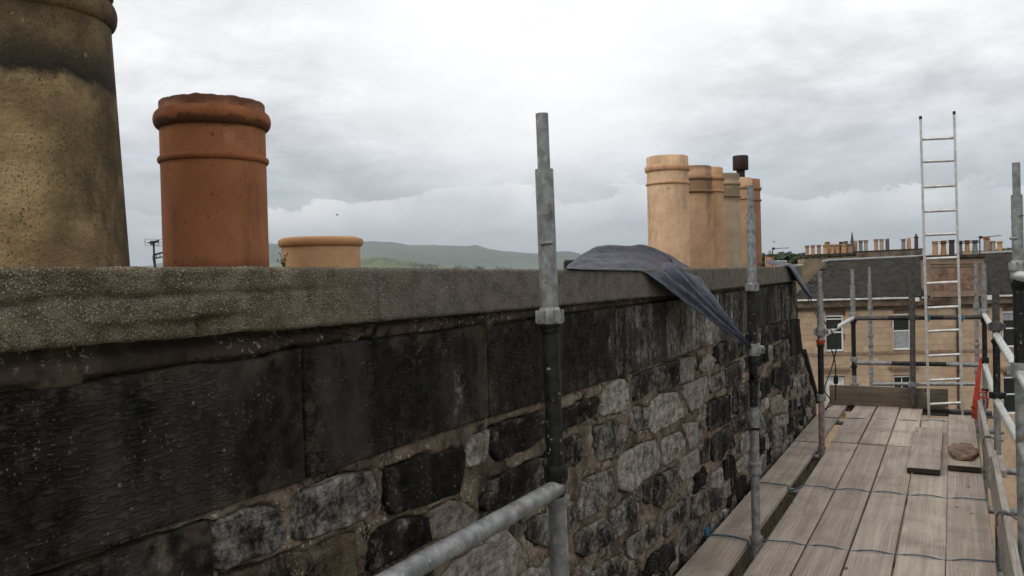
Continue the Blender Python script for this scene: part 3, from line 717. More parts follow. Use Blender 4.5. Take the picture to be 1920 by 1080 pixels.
for z in zs_:
    ye = yend(z)-.012
    for y in ys_:
        y = min(y, ye); x = mort_x(y, z)
        if y > .6 and z > -1.8:
            _, i, d = kd.find((y, z, 0))
            if d < .012: x -= (.030 if CREV[i][2] else .0025)*(1-d/.012)
        if z > -.128: x -= .016
        ci, cj_ = int((y-gy0)/res), int((z-gz0)/res)
        if 0 <= ci < GY and 0 <= cj_ < GZ and occ[ci, cj_]: x -= .022
        vs.append((x, y, H+z))
for j in range(nzv):
    for i in range(ny):
        if ys_[i] > max(yend(zs_[j]), yend(zs_[j+1])): continue
        a = j*(ny+1)+i; fs.append((a, a+1, a+ny+2, a+ny+1))
m.add(vs, fs, 0, True)
nv = len(m.v)
for z in zs_: m.v += [(-2.0, yend(z)-.012, H+z)]
for j in range(nzv):
    m.f.append((j*(ny+1)+ny, nv+j, nv+j+1, (j+1)*(ny+1)+ny)); m.mi.append(0); m.sm.append(False)
m.add([(-2.0, Y0, H-3.2), (-2.0, Y0, H-.09), (-2.0, yend(-.15), H-.09), (-2.0, yend(-3.2), H-3.2)], [(0, 1, 2, 3)])
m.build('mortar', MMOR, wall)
# concrete cope, cast in lengths
def ctop(y): return float(np.interp(y, [-1.2, .8, 1.5, 2.7, 4.5, 8.5], [.030, .024, .020, .004, -.006, -.015]))
def cbot(y): return float(np.interp(y, [-1.2, .8, 1.5, 2.7, 4.2, 8.5], [-.100, -.106, -.116, -.130, -.139, -.151]))
cj = [Y0, 1.74, 3.3, 4.9, 6.6, 8.47]
for s_ in range(5):
    ya, yb = cj[s_]+.0005, cj[s_+1]-.0005; n = int((yb-ya)/.012); kz_ = 22; vs = []; fs = []; XF = -1.276
    prof = []                                                     # round the section: underside, face, arris, top, back
    for j in range(4): prof.append((-1.34+j/4*(.064), 0, 0))
    for j in range(kz_+1): prof.append((XF, j/kz_, 1))
    for j in range(1, 13): prof.append((XF-.7*(j/12)**1.6, 1, 2))
    prof.append((XF-.7, 0, 3))
    for i in range(n+1):
        y = ya+(yb-ya)*i/n; t0, b0 = ctop(y), cbot(y)
        for x, t, k_ in prof:
            z = b0+(t0-b0)*t; dx = dz = 0
            if k_ == 1:
                e = min(t, 1-t); dx = -.006*max(0, 1-e/.05)**2 + .0014*fbm(y*18, z*18, 2) + .0016*nz(y*70, z*70, 4)
                if y < 1.75:                                      # rotten near length: a ragged bed joint and a spalled lower edge
                    w = min(1, (1.75-y)/.5); zc = -.030+.006*fbm(y*6, 0, 3) - .02*max(0, 1.0-y)*.5
                    dx += -.020*w*math.exp(-((z-zc)/.0045)**2)*(.25+.75*max(0, nz(y*6, 1, 1)+.45)); dx += w*.0045*fbm(y*14, z*16, 7)
                    if z < -.075 and .95 < y < 1.32: dx -= .020*max(0, nz(y*7, z*9, 12)+.45)
                if abs(y-1.19) < .012 and z < -.08: dx -= .03
            if k_ != 1 or t in (0, 1):
                dz = .002*fbm(y*9, x*9, 5) + .002*nz(y*45, x*45, 2)
                if k_ == 2 or t == 1: dz = max(-.004, min(.006, dz*1.1))
                if t == 0 and y < 1.8: dz += .003*fbm(y*12, 1, 8)
            vs.append((x+dx, y, H+z+dz))
    P_ = len(prof)
    for i in range(n):
        for j in range(P_): a = i*P_+j; b = i*P_+(j+1) % P_; fs.append((a, a+P_, b+P_, b))
    mm = MB(); mm.add(vs, [tuple(reversed(f)) for f in fs], 0, True)
    for e in (0, n): f = tuple(e*P_+j for j in range(P_)); mm.f.append(f if e else tuple(reversed(f))); mm.mi.append(0); mm.sm.append(False)
    mm.build('coping_slab', MCOP, wall, loc=(0, 0, H))
# a wooden lead board over the raking end of the wall
m = MB(); a = Vector((-1.30, 8.78, H-.86)); b = Vector((-1.30, 9.70, H-1.50)); d = (b-a).normalized(); sdv = Vector((1, 0, 0)); nn = d.cross(sdv)
m.box((a+b)/2 + Vector((-.04, .0, .01)), .10, (b-a).length, .05, (sdv, d, nn), 0, .006); m.build('skew_board', MENDG, wall)

# ================================================================ CHIMNEY POTS ON THE WALL
def half(r, zc, rr, k=7): return [(r+rr*math.sin(math.pi*i/k), zc-rr*math.cos(math.pi*i/k)) for i in range(k+1)]
def pot(name, loc, h, r, label, color, mat=MPOT, rings=(), lip=.02, taper=.0, group=None, base_h=None, seg=44, chips=0., under=.06):
    """a thrown pot: body, moulded bands and a rim with a dark throat"""
    root = empty(name, loc, label, 'chimney pot', group); X, Y, Z = loc
    rr = lambda z: r*(1-taper*z/h)
    prof = [(r*1.0, -under), (r, 0)]; zs = [h*i/10 for i in range(1, 11)]
    for z in zs: prof.append((rr(z), z))
    prof += [(rr(h)-.006, h+.004), (rr(h)-.022, h+.002), (rr(h)-.026, h-.03), (rr(h)-.03, h*.35), (.0, h*.35)]
    m = MB(); m.lathe(prof, (X, Y, Z), seg)
    if chips:
        n = len(m.v)
        for i, v in enumerate(m.v):
            a = math.atan2(v[1]-Y, v[0]-X); w = max(0, (v[2]-Z-h*.96)/(h*.05))
            e = chips*(nz(math.cos(a)*4, math.sin(a)*4, 1)+.6*nz(math.cos(a)*13, math.sin(a)*13, 3))
            m.v[i] = (v[0], v[1], v[2]+min(0.004, e-.2*chips)*min(1, w))
    m.build('body', mat, root, color)['tint'] = 1
    for zc, t, hh in rings:
        b = MB(); b.lathe([(rr(zc)-.004, zc-hh)]+half(rr(zc), zc, t, 8)[0:0]+[(rr(zc)+t*math.sin(math.pi*i/8), zc-hh*math.cos(math.pi*i/8)) for i in range(9)]+[(rr(zc)-.004, zc+hh)], (X, Y, Z), seg)
        b.build('band', mat, root, (color[0]*.84, color[1]*.74, color[2]*.66), loc=(X, Y, Z))['tint'] = 1
    return root
XP = -1.68
# leftmost: tall stained buff pot
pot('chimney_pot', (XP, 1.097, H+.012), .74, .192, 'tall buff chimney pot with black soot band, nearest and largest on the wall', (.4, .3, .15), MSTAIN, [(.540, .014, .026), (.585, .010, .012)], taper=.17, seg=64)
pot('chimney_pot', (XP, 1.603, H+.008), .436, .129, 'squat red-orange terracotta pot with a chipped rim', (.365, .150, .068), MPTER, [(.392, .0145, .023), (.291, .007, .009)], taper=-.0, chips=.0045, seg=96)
pot('chimney_pot', (XP, 2.012, H+.006), .104, .1155, 'low clean buff pot rim showing just above the cope', (.60, .37, .20), MPOT, [(.092, .010, .0125)], seg=56)
PL = [  # right edge px, top z, label, colour, rings
 (1293, .742, 'pale buff pot, first and widest of the row of six', (.74, .50, .32), [(.665, .014, .022), (.565, .009, .010)], .137, 0.0),
 (1340, .742, 'brown-topped pot with crumbling mortar band, second in the row of six', (.50, .32, .20), [(.655, .012, .014), (.56, .014, .012)], .139, .10),
 (1360, .765, 'orange pot with two neat bands, third in the row of six', (.58, .35, .205), [(.685, .013, .018), (.585, .011, .010)], .137, .07),
 (1390, .77, 'grey-buff pot with worn dark rim, fourth in the row of six', (.46, .37, .26), [(.69, .012, .016), (.585, .010, .009)], .137, .06),
 (1414, .782, 'buff pot under the dark cowl, fifth in the row of six', (.60, .40, .25), [(.70, .013, .018), (.60, .010, .010)], .135, .04),
 (1428, .80, 'red-brown pot at the far end of the row of six', (.40, .20, .115), [(.715, .013, .018), (.61, .010, .010)], .135, .04),
]
POTY = []
for ex, zt, lab, colr, rings, rad_, tp in PL:
    v = ray(ex, 440); az_t = math.atan2(v.x, v.y)                 # bearing of the right silhouette
    lo, hi = 3.0, 14.0
    for _ in range(50):
        y = (lo+hi)/2; dd = math.hypot(XP, y); a = math.atan2(XP, y) + math.asin(rad_/dd)
        if a < az_t: lo = y
        else: hi = y
    POTY.append(y); zb = H + ctop(y)
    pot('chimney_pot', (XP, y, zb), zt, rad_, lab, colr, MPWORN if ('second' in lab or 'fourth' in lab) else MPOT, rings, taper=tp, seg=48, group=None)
# cowl standing in the fifth pot
cp = atY(1391, 320, POTY[4]); zc0 = H+ctop(POTY[4])+.74
cw = empty('flue_cowl', (XP+.02, POTY[4]+.05, zc0), 'dark rusty drum cowl standing in the fifth pot of the row', 'chimney cowl')
m = MB(); m.tube([(XP+.02, POTY[4]+.05, zc0-.1), (XP+.02, POTY[4]+.05, zc0+.13)], .037, 16); m.build('pipe', MCOWL, cw)
m = MB(); m.lathe([(.03, .12), (.066, .125), (.068, .13), (.068, .245), (.064, .25), (.0, .252)], (XP+.02, POTY[4]+.05, zc0), 24); m.build('drum', MCOWL, cw)
pot('chimney_pot', (-1.70, 5.20, H-.005), .105, .07, 'small orange pot rim poking out beside the tarpaulin', (.60, .30, .13), MPOT, [(.088, .010, .012)], seg=28)

# ================================================================ TARPAULINS
def spline(P, n):
    P = [Vector(p) for p in P]; out = []
    for i in range(n):
        t = i/(n-1)*(len(P)-1); k = min(int(t), len(P)-2); f = t-k
        a, b, c, d = P[max(k-1, 0)], P[k], P[k+1], P[min(k+2, len(P)-1)]
        out.append(.5*((2*b)+(c-a)*f+(2*a-5*b+4*c-d)*f*f+(3*b-a-3*c+d)*f**3))
    return out
def sheet(name, rows, nu, nv, label, fold=.012, seed=0., dirs=None):
    cols = [spline(r, nu) for r in rows]                          # rows run across the sheet
    vs = []; fs = []
    lines = [spline([c[i] for c in cols], nv) for i in range(nu)]
    for j in range(nv):
        for i in range(nu):
            p = lines[i][j]; a = lines[min(i+1, nu-1)][j]-lines[max(i-1, 0)][j]; b = lines[i][min(j+1, nv-1)]-lines[i][max(j-1, 0)]
            n = a.cross(b); n = n.normalized() if n.length > 1e-9 else Vector((0, 0, 1))
            u, v = i/(nu-1), j/(nv-1)
            f = fold*(nz(u*9+seed, v*1.6, seed)+.6*nz(u*22+v*2.5, v*2.2, seed+4)+.35*fbm(u*14, v*14, seed))*min(1, 6*min(u, 1-u)+.25)
            vs.append(p+n*f)
    for j in range(nv-1):
        for i in range(nu-1): a = j*nu+i; fs.append((a, a+1, a+nu+1, a+nu))
    m = MB(); m.add(vs, fs, 0, True); o = m.build(name, MTARP, None, loc=vs[0])
    md = o.modifiers.new('cloth', 'SOLIDIFY'); md.thickness = .003
    return tag(o, label, 'tarpaulin')
XE = -1.262
def e_(x, y): return atX(x, y, XE)
PST = atY(1411, 654, 4.86)
def toward(q, f, dz=0.): return q.lerp(PST, f) + Vector((0, 0, dz))
LE, RE = e_(1207, 508), e_(1311, 516)
def zy(x, y, X): return atX(x, y, X)
rows = [
 [zy(1062, 505, -1.27), zy(1064, 504, -1.42), zy(1066, 502, -1.55), zy(1068, 502, -1.75), zy(1070, 502, -1.95)],
 [e_(1095, 506), zy(1096, 488, -1.43), zy(1098, 479, -1.56), zy(1106, 474, -1.68), zy(1120, 497, -2.02)],
 [e_(1130, 507), zy(1128, 484, -1.42), zy(1128, 470, -1.55), zy(1132, 464, -1.66), zy(1150, 497, -2.03)],
 [e_(1165, 507.5), zy(1168, 484, -1.41), zy(1170, 470, -1.54), zy(1175, 463, -1.66), zy(1195, 497, -2.03)],
 [e_(1196, 508), zy(1206, 487, -1.40), zy(1212, 473, -1.53), zy(1215, 462, -1.62), zy(1235, 490, -1.95)],
 [e_(1212, 513), zy(1232, 498, -1.34), zy(1250, 488, -1.46), zy(1256, 481, -1.54), zy(1264, 489, -1.62)],
 [toward(LE, .14, -.005), toward(LE.lerp(RE, .3), .06, .012), e_(1268, 504)+Vector((.0, 0, .012)), e_(1290, 502)+Vector((-.06, 0, .012)), zy(1302, 508, -1.32)],
 [toward(LE, .36, -.012), toward(LE.lerp(RE, .25), .33, .02), toward(LE.lerp(RE, .5), .30, .025), toward(LE.lerp(RE, .75), .27, .01), toward(RE, .24, -.01)],
 [toward(LE, .60, -.012), toward(LE.lerp(RE, .25), .58, .012), toward(LE.lerp(RE, .5), .56, .02), toward(LE.lerp(RE, .75), .54, .012), toward(RE, .52, -.012)],
 [toward(LE, .82, -.01), toward(LE.lerp(RE, .25), .81, .003), toward(LE.lerp(RE, .5), .80, .01), toward(LE.lerp(RE, .75), .79, .008), toward(RE, .78, -.008)],
 [toward(LE, .985, -.012), toward(LE.lerp(RE, .25), .985, -.004), toward(LE.lerp(RE, .5), .985, .004), toward(LE.lerp(RE, .75), .985, .006), toward(RE, .985, .004)],
]
sheet('tarpaulin', rows, 42, 110, 'blue-grey tarpaulin humped on the cope and pulled down to the second scaffold post', .017, 2.)
rows = [
 [zy(1436, 492, -1.45), zy(1436, 488, -1.55), zy(1437, 487, -1.7), zy(1437, 490, -1.95)],
 [zy(1452, 497, -1.30), zy(1452, 492, -1.45), zy(1453, 490, -1.6), zy(1454, 494, -1.95)],
 [zy(1472, 498.5, -1.27), zy(1474, 495.5, -1.36), zy(1474, 494, -1.5), zy(1476, 496, -1.8)],
 [zy(1480, 502, -1.25), zy(1482, 498.5, -1.26), zy(1484, 498, -1.3), zy(1487, 498, -1.36)],
 [zy(1497, 531, -1.22), zy(1499, 530, -1.21), zy(1502, 528, -1.21), zy(1504, 526, -1.24)],
 [zy(1519, 560, -1.16), zy(1521, 559, -1.15), zy(1523, 558.5, -1.15), zy(1524, 558, -1.16)],
]
sheet('tarpaulin', rows, 16, 50, 'dark rolled tarpaulin hanging over the far end of the cope', .008, 6.)

# ================================================================ SCAFFOLD
scf = empty('scaffold', (-.35, 5, H-1.9), 'galvanised and black tube scaffold standing along the chimney wall', 'scaffold')
GB = [MGALV, MBLK, MPINK, MRED, MRUST]
def standard(Y, ptop, pbot, segs, cups, label, zlow=-2.6):
    """an upright: one tube mesh in sleeved lengths, its collars and cups as pieces of their own"""
    T, B = atY(*ptop, Y), atY(*pbot, Y); ax = (B-T); L = ax.length; ax = ax/L
    def P(y): return T + ax*(L*(y-ptop[1])/(pbot[1]-ptop[1]))
    m = MB()
    for y0, y1, r, mi in segs:
        a = P(y0); b = P(y1) if y1 is not None else P(y0)+ax*((a.z-(H+zlow))/-ax.z)
        m.tube([a, b], r, 20, mi, cap=False)
        hol = r-.005                                              # open tube end seen from above
        m.tube([a+ax*.0, a+ax*.0008], [r, hol], 20, mi, cap=False); m.tube([a+ax*.0008, a+ax*.05], [hol, hol*.98], 20, 1, cap=True)
    o = m.build('standard', GB, scf, loc=T); o['label'] = label
    for y, r, hh, mi, kind in cups:
        c = P(y); b = MB(); up = -ax
        if kind == 'skirt': prof = [(-hh, r*1.0), (-hh*.6, r*1.0), (hh*.2, r*.90), (hh*.7, r*.82), (hh, r*.70)]
        elif kind == 'cup': prof = [(-hh, r*.78), (-hh*.3, r*.86), (hh*.2, r), (hh, r*1.02)]
        else: prof = [(-hh, r*.96), (-hh*.8, r), (hh*.8, r), (hh, r*.96)]
        b.tube([c+up*p[0] for p in prof], [p[1] for p in prof], 20, mi, cap=True)
        if kind == 'skirt':
            for k in range(6):
                t = k*math.pi/3+.4; q = ax.orthogonal().normalized(); w = ax.cross(q); dr = q*math.cos(t)+w*math.sin(t)
                b.box(c+dr*(r*.97)+ax*hh*.1, .008, .012, hh*1.5, (dr, ax.cross(dr), ax), mi)
        if kind == 'clamp':
            q = Vector((1, 0, 0)); b.box(c+q*(r+.008), .03, .028, .045, None, mi, .004); b.tube([c+q*(r+.02)+Vector((0, -.03, 0)), c+q*(r+.02)+Vector((0, .035, 0))], .006, 8, 4)
            b.box(c-q*(r+.004), .018, .04, .05, None, mi, .004)
        b.build('collar', GB, o, loc=c)
    return o, P
S1, P1 = standard(2.19, (1016, 213), (1050, 1080), [(213, 318, .0178, 0), (317, 580, .0258, 0), (604, 905, .0243, 1), (904, 940, .0225, 1), (936, None, .0262, 0)],
    [(590, .0375, .023, 0, 'skirt'), (607, .034, .008, 1, 'ring'), (614, .029, .012, 1, 'ring'), (884, .0345, .021, 1, 'ring'), (896, .031, .01, 1, 'ring'), (940, .036, .016, 0, 'cup')], 'nearest upright, black below the cope with a pinned grey sleeve')
m = MB(); c = P1(456)
m.tube([c+Vector((-.006, -.030, 0)), c+Vector((.026, -.018, .002))], .0052, 8, 0); m.build('locking_pin', MGALV, S1, loc=P1(456))
m = MB(); c = P1(520); m.box(c+Vector((.004, -.0262, 0)), .007, .006, .028, None, 0, .002); m.build('lug', MGALV, S1, loc=c)
S2, P2 = standard(4.86, (1407, 348), (1418, 1020), [(348, 402, .0178, 0), (400, 545, .0256, 0), (544, 712, .0243, 1), (760, None, .0243, 0), (700, 762, .0243, 1)],
    [(536, .035, .024, 0, 'skirt'), (654, .038, .034, 0, 'clamp'), (676, .031, .02, 1, 'ring'), (715, .033, .012, 1, 'cup'), (878, .0325, .036, 0, 'ring'), (868, .035, .01, 0, 'ring'), (1013, .036, .024, 0, 'cup')], 'second upright along the wall, holding the tarpaulin corner')
S3, P3 = standard(7.55, (1537, 508), (1541, 848), [(508, 550, .018, 0), (548, 642, .0258, 0), (640, 742, .0243, 1), (740, None, .0246, 2)],
    [(621, .040, .035, 0, 'clamp'), (641, .037, .018, 3, 'cup'), (647, .031, .012, 1, 'ring'), (745, .036, .03, 0, 'ring'), (841, .036, .02, 2, 'cup')], 'upright with a red ring and pinkish foot near the wall end')
S4, P4 = standard(10.2, (1598, 504), (1602, 725), [(504, 536, .018, 0), (535, 590, .0256, 0), (588, 704, .0243, 1), (702, None, .0243, 0)],
    [(590, .039, .03, 0, 'skirt'), (604, .037, .02, 1, 'cup'), (673, .037, .026, 0, 'ring'), (688, .036, .016, 1, 'cup'), (721, .048, .018, 0, 'ring')], 'upright at the far left corner of the deck')
S5, P5 = standard(12.6, (1630, 501), (1634, 717), [(501, 530, .0178, 0), (530, 720, .0243, 0), (718, None, .0243, 0)],
    [(578, .034, .022, 0, 'ring'), (594, .036, .02, 0, 'ring'), (604, .034, .012, 0, 'cup'), (629, .038, .026, 0, 'ring'), (649, .036, .018, 0, 'cup'), (698, .036, .02, 0, 'ring')], 'thin grey upright just beyond the deck end', -4.5)
S6, P6 = standard(10.06, (1710, 508), (1712, 760), [(508, 760, .0285, 4)], [(594, .036, .034, 4, 'clamp'), (720, .034, .026, 0, 'clamp')], 'dark short upright clamped to the end rails', -1.578)
S7, P7 = standard(12.6, (1830, 494), (1832, 705), [(494, 555, .0243, 0), (553, 640, .0243, 0), (638, None, .0243, 2)],
    [(574, .036, .03, 0, 'ring'), (646, .036, .022, 0, 'ring'), (696, .036, .02, 2, 'ring')], 'grey upright beyond the ladder', -4.5)
S8, P8 = standard(10.2, (1845, 494), (1847, 760), [(494, 520, .018, 0), (518, 592, .0256, 0), (590, 684, .0243, 1), (682, None, .0243, 0)],
    [(585, .040, .03, 0, 'skirt'), (602, .036, .02, 1, 'cup'), (675, .042, .03, 1, 'ring'), (732, .036, .02, 1, 'cup')], 'upright at the far right corner behind the red bracket')
S9, P9 = standard(7.4, (1866, 495), (1870, 800), [(495, 520, .018, 4), (518, 605, .0256, 4), (604, 740, .0250, 1), (738, None, .0243, 0)],
    [(612, .041, .034, 4, 'clamp'), (641, .036, .018, 1, 'cup'), (741, .040, .024, 1, 'clamp')], 'mottled dark upright on the outer side of the deck')
S10, P10 = standard(4.86, (1905, 305), (1921, 1080), [(305, 367, .0178, 0), (365, 502, .0256, 0), (520, 690, .0262, 1), (700, None, .0262, 0)],
    [(497, .040, .026, 0, 'skirt'), (515, .034, .02, 0, 'ring'), (535, .035, .02, 1, 'cup'), (692, .044, .036, 0, 'clamp'), (710, .031, .02, 0, 'cup')], 'nearest outer upright at the right of the deck')
m = MB(); c = P10(446); m.tube([c+Vector((-.033, -.01, 0)), c+Vector((.0, -.03, .002))], .006, 8); m.build('locking_pin', GB, S10, loc=c)
m = MB(); c = P10(405); m.tube([c+Vector((-.027, -.008, 0)), c+Vector((.02, -.028, 0)), c+Vector((.1, -.05, .004))], .0022, 6, 1); m.build('tie_wire', GB, S10, loc=c)
def S_low(X, Y):                                                 # the uprights behind the photographer
    m = MB(); m.tube([(X, Y, H-2.6), (X, Y, H+.9)], .0243, 16); m.build('standard', MGALV, scf, loc=(X, Y, H))
S_low(.30, 2.15); S_low(-1.0, -.5); S_low(.30, -.5)
def rail(name, a, b, r=.0243, mats=MGALV, parts=None, label=None):
    a, b = Vector(a), Vector(b); m = MB()
    for f0, f1, mi in (parts or [(0, 1, 0)]): m.tube([a.lerp(b, f0), a.lerp(b, f1)], r, 18, mi)
    o = m.build(name, GB if parts else mats, scf, loc=a)
    if label: o['label'] = label
    return o
cR = P1(913); dR = Vector((-.052, -1, -.026)).normalized()
rail('guard_rail', cR+Vector((.004, -.006, 0)), cR+dR*2.7, .0245, label='near guard rail running back from the first upright')
m = MB(); c = cR+dR*.235; m.tube([c-dR*.0014, c+dR*.0014], .0248, 24, 0, cap=False); m.build('scored_band', MBLK, scf, loc=cR)
rl3, rl4 = P3(632), P4(596)
rail('guard_rail', rl3, rl4, .0215, MWHITE if False else plain('bright_galvanised', (.52, .53, .50), .35, .5, .25, 20))
rail('guard_rail', P4(597), P8(594), .0243, None, [(0, .28, 4), (.28, .50, 1), (.50, .70, 1), (.70, 1, 4)])
rail('guard_rail', P4(680), P8(684), .0243, None, [(0, .30, 0), (.30, .72, 1), (.72, 1, 0)])
MBG = bpy.data.materials['bright_galvanised']
for a, b in ((P8(590), P9(628)), (P9(628), P10(700)), (P8(684), P9(752)), (P9(752), P10(745+90))):
    rail('guard_rail', a, b, .0243, MBG)
rail('guard_rail', P10(700), P10(700)+Vector((.02, -5.3, .0)), .0243, MBG)
rail('guard_rail', P10(835), P10(835)+Vector((.02, -5.3, .0)), .0243, MGALV)
rail('guard_rail', P10(516), P10(516)+Vector((.05, -5.2, .03)), .0243, MBG)
ZD = -1.58
for X in (-1.005, .285): rail('ledger', (X, -.8, H+ZD-.038-.075), (X, 10.3, H+ZD-.038-.075), .0243, MGALV)
for Y in (.2, 2.19, 3.5, 4.99, 6.33, 7.55, 9.3, 10.2): rail('transom', (-1.33 if Y < 8 else -1.15, Y+.07, H+ZD-.038-.0255), (.42, Y+.07, H+ZD-.038-.0255), .0243, MGALV)
rail('transom', (-1.15, 10.2, H-1.60), (.35, 10.2, H-1.60), .0243, MRUST, label='dark tube across the ladder opening')
rail('ledger', P5(720), P7(720), .0243, MGALV)
for Y in (2.19, 4.86, 7.5, 10.2):
    rail('transom', (-1.2, Y, H-3.62), (.4, Y, H-3.62), .0243, MGALV)
# unseen boards added under the deck to keep its gaps dark
m = MB()
for i in range(6): m.box((-1.12+i*.235, 6.5, H-3.56), .234, 16, .038, None, 0, .004)
m.build('gap_darkening_boards', MTOEX, scf)['kind'] = 'stuff'

# ================================================================ DECK BOARDS
def board(x0, x1, y0, y1, label, dz=0., tw=0., tone=1., group=None, end=None):
    w = x1-x0; L = y1-y0; n = max(3, int(L/.22)); vs = []; fs = []; sd = random.random()*40; T = .038; b = .0035
    cs = [(-w/2, -b), (-w/2+b, 0), (-w/6, .0), (w/6, .0), (w/2-b, 0), (w/2, -b), (w/2, -T+b), (w/2-b, -T), (-w/2+b, -T), (-w/2, -T+b)]
    for i in range(n+1):
        t = i/n; yy = -L/2+L*t; warp = .0022*nz(yy*.8, sd, 1); side = .003*nz(yy*.6, sd, 7)
        for x, z in cs: vs.append((x+side+.0012*nz(yy*3, x*20, sd), yy+(.003*nz(x*22, sd, 3) if i in (0, n) else 0), z+warp+tw*x*(t-.5)*2+dz*0))
    P_ = len(cs)
    for i in range(n):
        for j in range(P_): a = i*P_+j; c = i*P_+(j+1) % P_; fs.append((a, c, c+P_, a+P_))
    fs += [tuple(range(P_)), tuple(n*P_+j for j in reversed(range(P_)))]
    mm = MB(); mm.add([(v[0]+(x0+x1)/2, v[1]+(y0+y1)/2, v[2]+H+ZD+dz) for v in vs], [tuple(reversed(f)) for f in fs], 0)
    o = mm.build('scaffold_board', [MWOOD], None, (tone, tone*.985, tone*.96), loc=((x0+x1)/2, (y0+y1)/2, H+ZD+dz))
    if end:                                                       # dirty end grain
        e = MB(); e.box(((x0+x1)/2, y0-.002, H+ZD+dz-.019), w*.985, .006, .034); e.build('end_grain', MENDG, o, loc=((x0+x1)/2, y0, H+ZD+dz))
    return tag(o, label, 'scaffold board', group or 'boards laid along the scaffold deck')
board(-1.285, -1.062, 4.02, 7.93, 'wide board lying alone against the wall, nearer length', -.002, .01, 1.0)
board(-1.285, -1.066, 7.95, 10.35, 'board against the wall beyond the joint, far length', .003, 0, .84)
cx = [(-.972, -.756), (-.746, -.528), (-.518, -.297), (-.286, -.052), (-.0475, .184)]
nm = ['first', 'second', 'middle', 'fourth', 'outermost']
for i, (a, b) in enumerate(cx):
    board(a, b, 4.06+.01*i, 7.97+R(-.02, .03) if i < 3 else 8.0, ('%s of the five long near deck boards counted from the wall gap' % nm[i]), R(-.002, .002), R(-.02, .02), (1.0, .88, .96, 1.05, .94)[i])
    board(a+R(-.004, .004), b+R(-.004, .004), .14, 4.04, '%s deck board from the wall gap, in the length under the photographer' % nm[i], 0, 0, .96)
for i, tn in zip(range(3), (.93, 1.0, 1.16)):
    a, b = cx[i]; board(a+R(-.005, .006), b+R(-.005, .005), 8.0, 10.3, '%s short far board from the wall gap, ending at the end toe board' % nm[i], .006+.005*(i == 1), 0, tn)
for i, tn in ((3, 1.02), (4, .95)):
    a, b = cx[i]; board(a, b, 8.02, 9.56, '%s far board from the wall gap, cut short at the ladder opening' % ('fourth' if i == 3 else 'outermost'), 0, 0, tn)
board(-.322, -.096, 6.98, 8.74, 'loose short board lying on top of the deck, dark near end', .050, .0, .86, 'loose boards lapped over the deck', True)
board(-.052, .172, 7.17, 9.54, 'board lapped over the deck under the flat stone', .050, .0, .95, 'loose boards lapped over the deck', True)
# flat stone on the lapped board
m = MB(); n = 26; vs = []; fs = []; ctr = Vector((.055, 7.62, H+ZD+.051))
for j, (s, z) in enumerate([(.96, 0), (1.0, .008), (1.0, .030), (.965, .036), (.75, .040), (.42, .043), (.15, .044)]):
    for k in range(n):
        t = 2*math.pi*k/n; rr = 1+.22*nz(math.cos(t)*1.8, math.sin(t)*1.8, 4)+.09*nz(math.cos(t)*5, math.sin(t)*5, 1)
        e = .012*fbm(math.cos(t)*s*2.2, math.sin(t)*s*2.2, z*30)
        vs.append(ctr+Vector((.105*s*rr*math.cos(t)+.004*nz(t, z*90, 2), .30*s*rr*math.sin(t), max(0, z+(e if j > 1 else 0)))))
for j in range(6):
    for k in range(n): fs.append((j*n+k, j*n+(k+1) % n, (j+1)*n+(k+1) % n, (j+1)*n+k))
fs += [tuple(reversed(range(n))), tuple(6*n+k for k in range(n))]
m.add(vs, fs, 0, False); tag(m.build('flat_stone', MSLAB, None, loc=ctr), 'rough brown flat stone lying on the lapped board', 'stone')
# toe boards
def toe(name, a, b, h, mat, label, lean=0., t=.038, dz=0.):
    a = Vector(a); b = Vector(b); d = (b-a); L = d.length; d.normalize(); up = Vector((0, 0, 1)); s = d.cross(up).normalized()
    up = (up+s*lean).normalized(); s = d.cross(up)
    m = MB(); n = max(2, int(L/.3)); vs = []; fs = []; bv = .004; sd = random.random()*30
    cs = [(-t/2, bv), (-t/2, h-bv), (-t/2+bv, h), (t/2-bv, h), (t/2, h-bv), (t/2, bv), (t/2-bv, 0), (-t/2+bv, 0)]
    for i in range(n+1):
        for x, z in cs: vs.append(a+d*(L*i/n)+s*(x+.003*nz(i*.3, sd, 2))+up*(z+.002*nz(i*.5, sd, x)))
    for i in range(n):
        for j in range(8): q = i*8+j; w = i*8+(j+1) % 8; fs.append((q, q+8, w+8, w))
    fs += [tuple(reversed(range(8))), tuple(n*8+j for j in range(8))]
    m.add(vs, [tuple(reversed(f)) for f in fs], 0); return tag(m.build(name, mat, None, loc=(a+b)/2), label, 'toe board', 'toe boards round the deck edge')
toe('toe_board', (.218, 1.0, H+ZD), (.232, 6.98, H+ZD), .222, MTOE, 'long grey toe board on edge, nearer length at the right', .06)
toe('toe_board', (.222, 6.72, H+ZD+.002), (.214, 10.3, H+ZD+.002), .225, MTOE, 'far toe board on edge below the red bracket', .02)
m4a, m4b = atY(1556, 756, 10.13), atY(1778, 758, 10.13)
toe('toe_board', (m4a.x, 10.13, H+ZD+.007), (m4b.x, 10.13, H+ZD+.011), .215, MTOEX, 'dark brown toe board across the far end of the deck', 0.)
m = MB(); m.box((.275, 6.75, H+ZD+.16), .06, .5, .05, None, 0, .004); tag(m.build('timber_block', MTOE, None, loc=(.275, 6.75, H+ZD+.16)), 'short timber block wedged outside the toe board joint', 'timber')
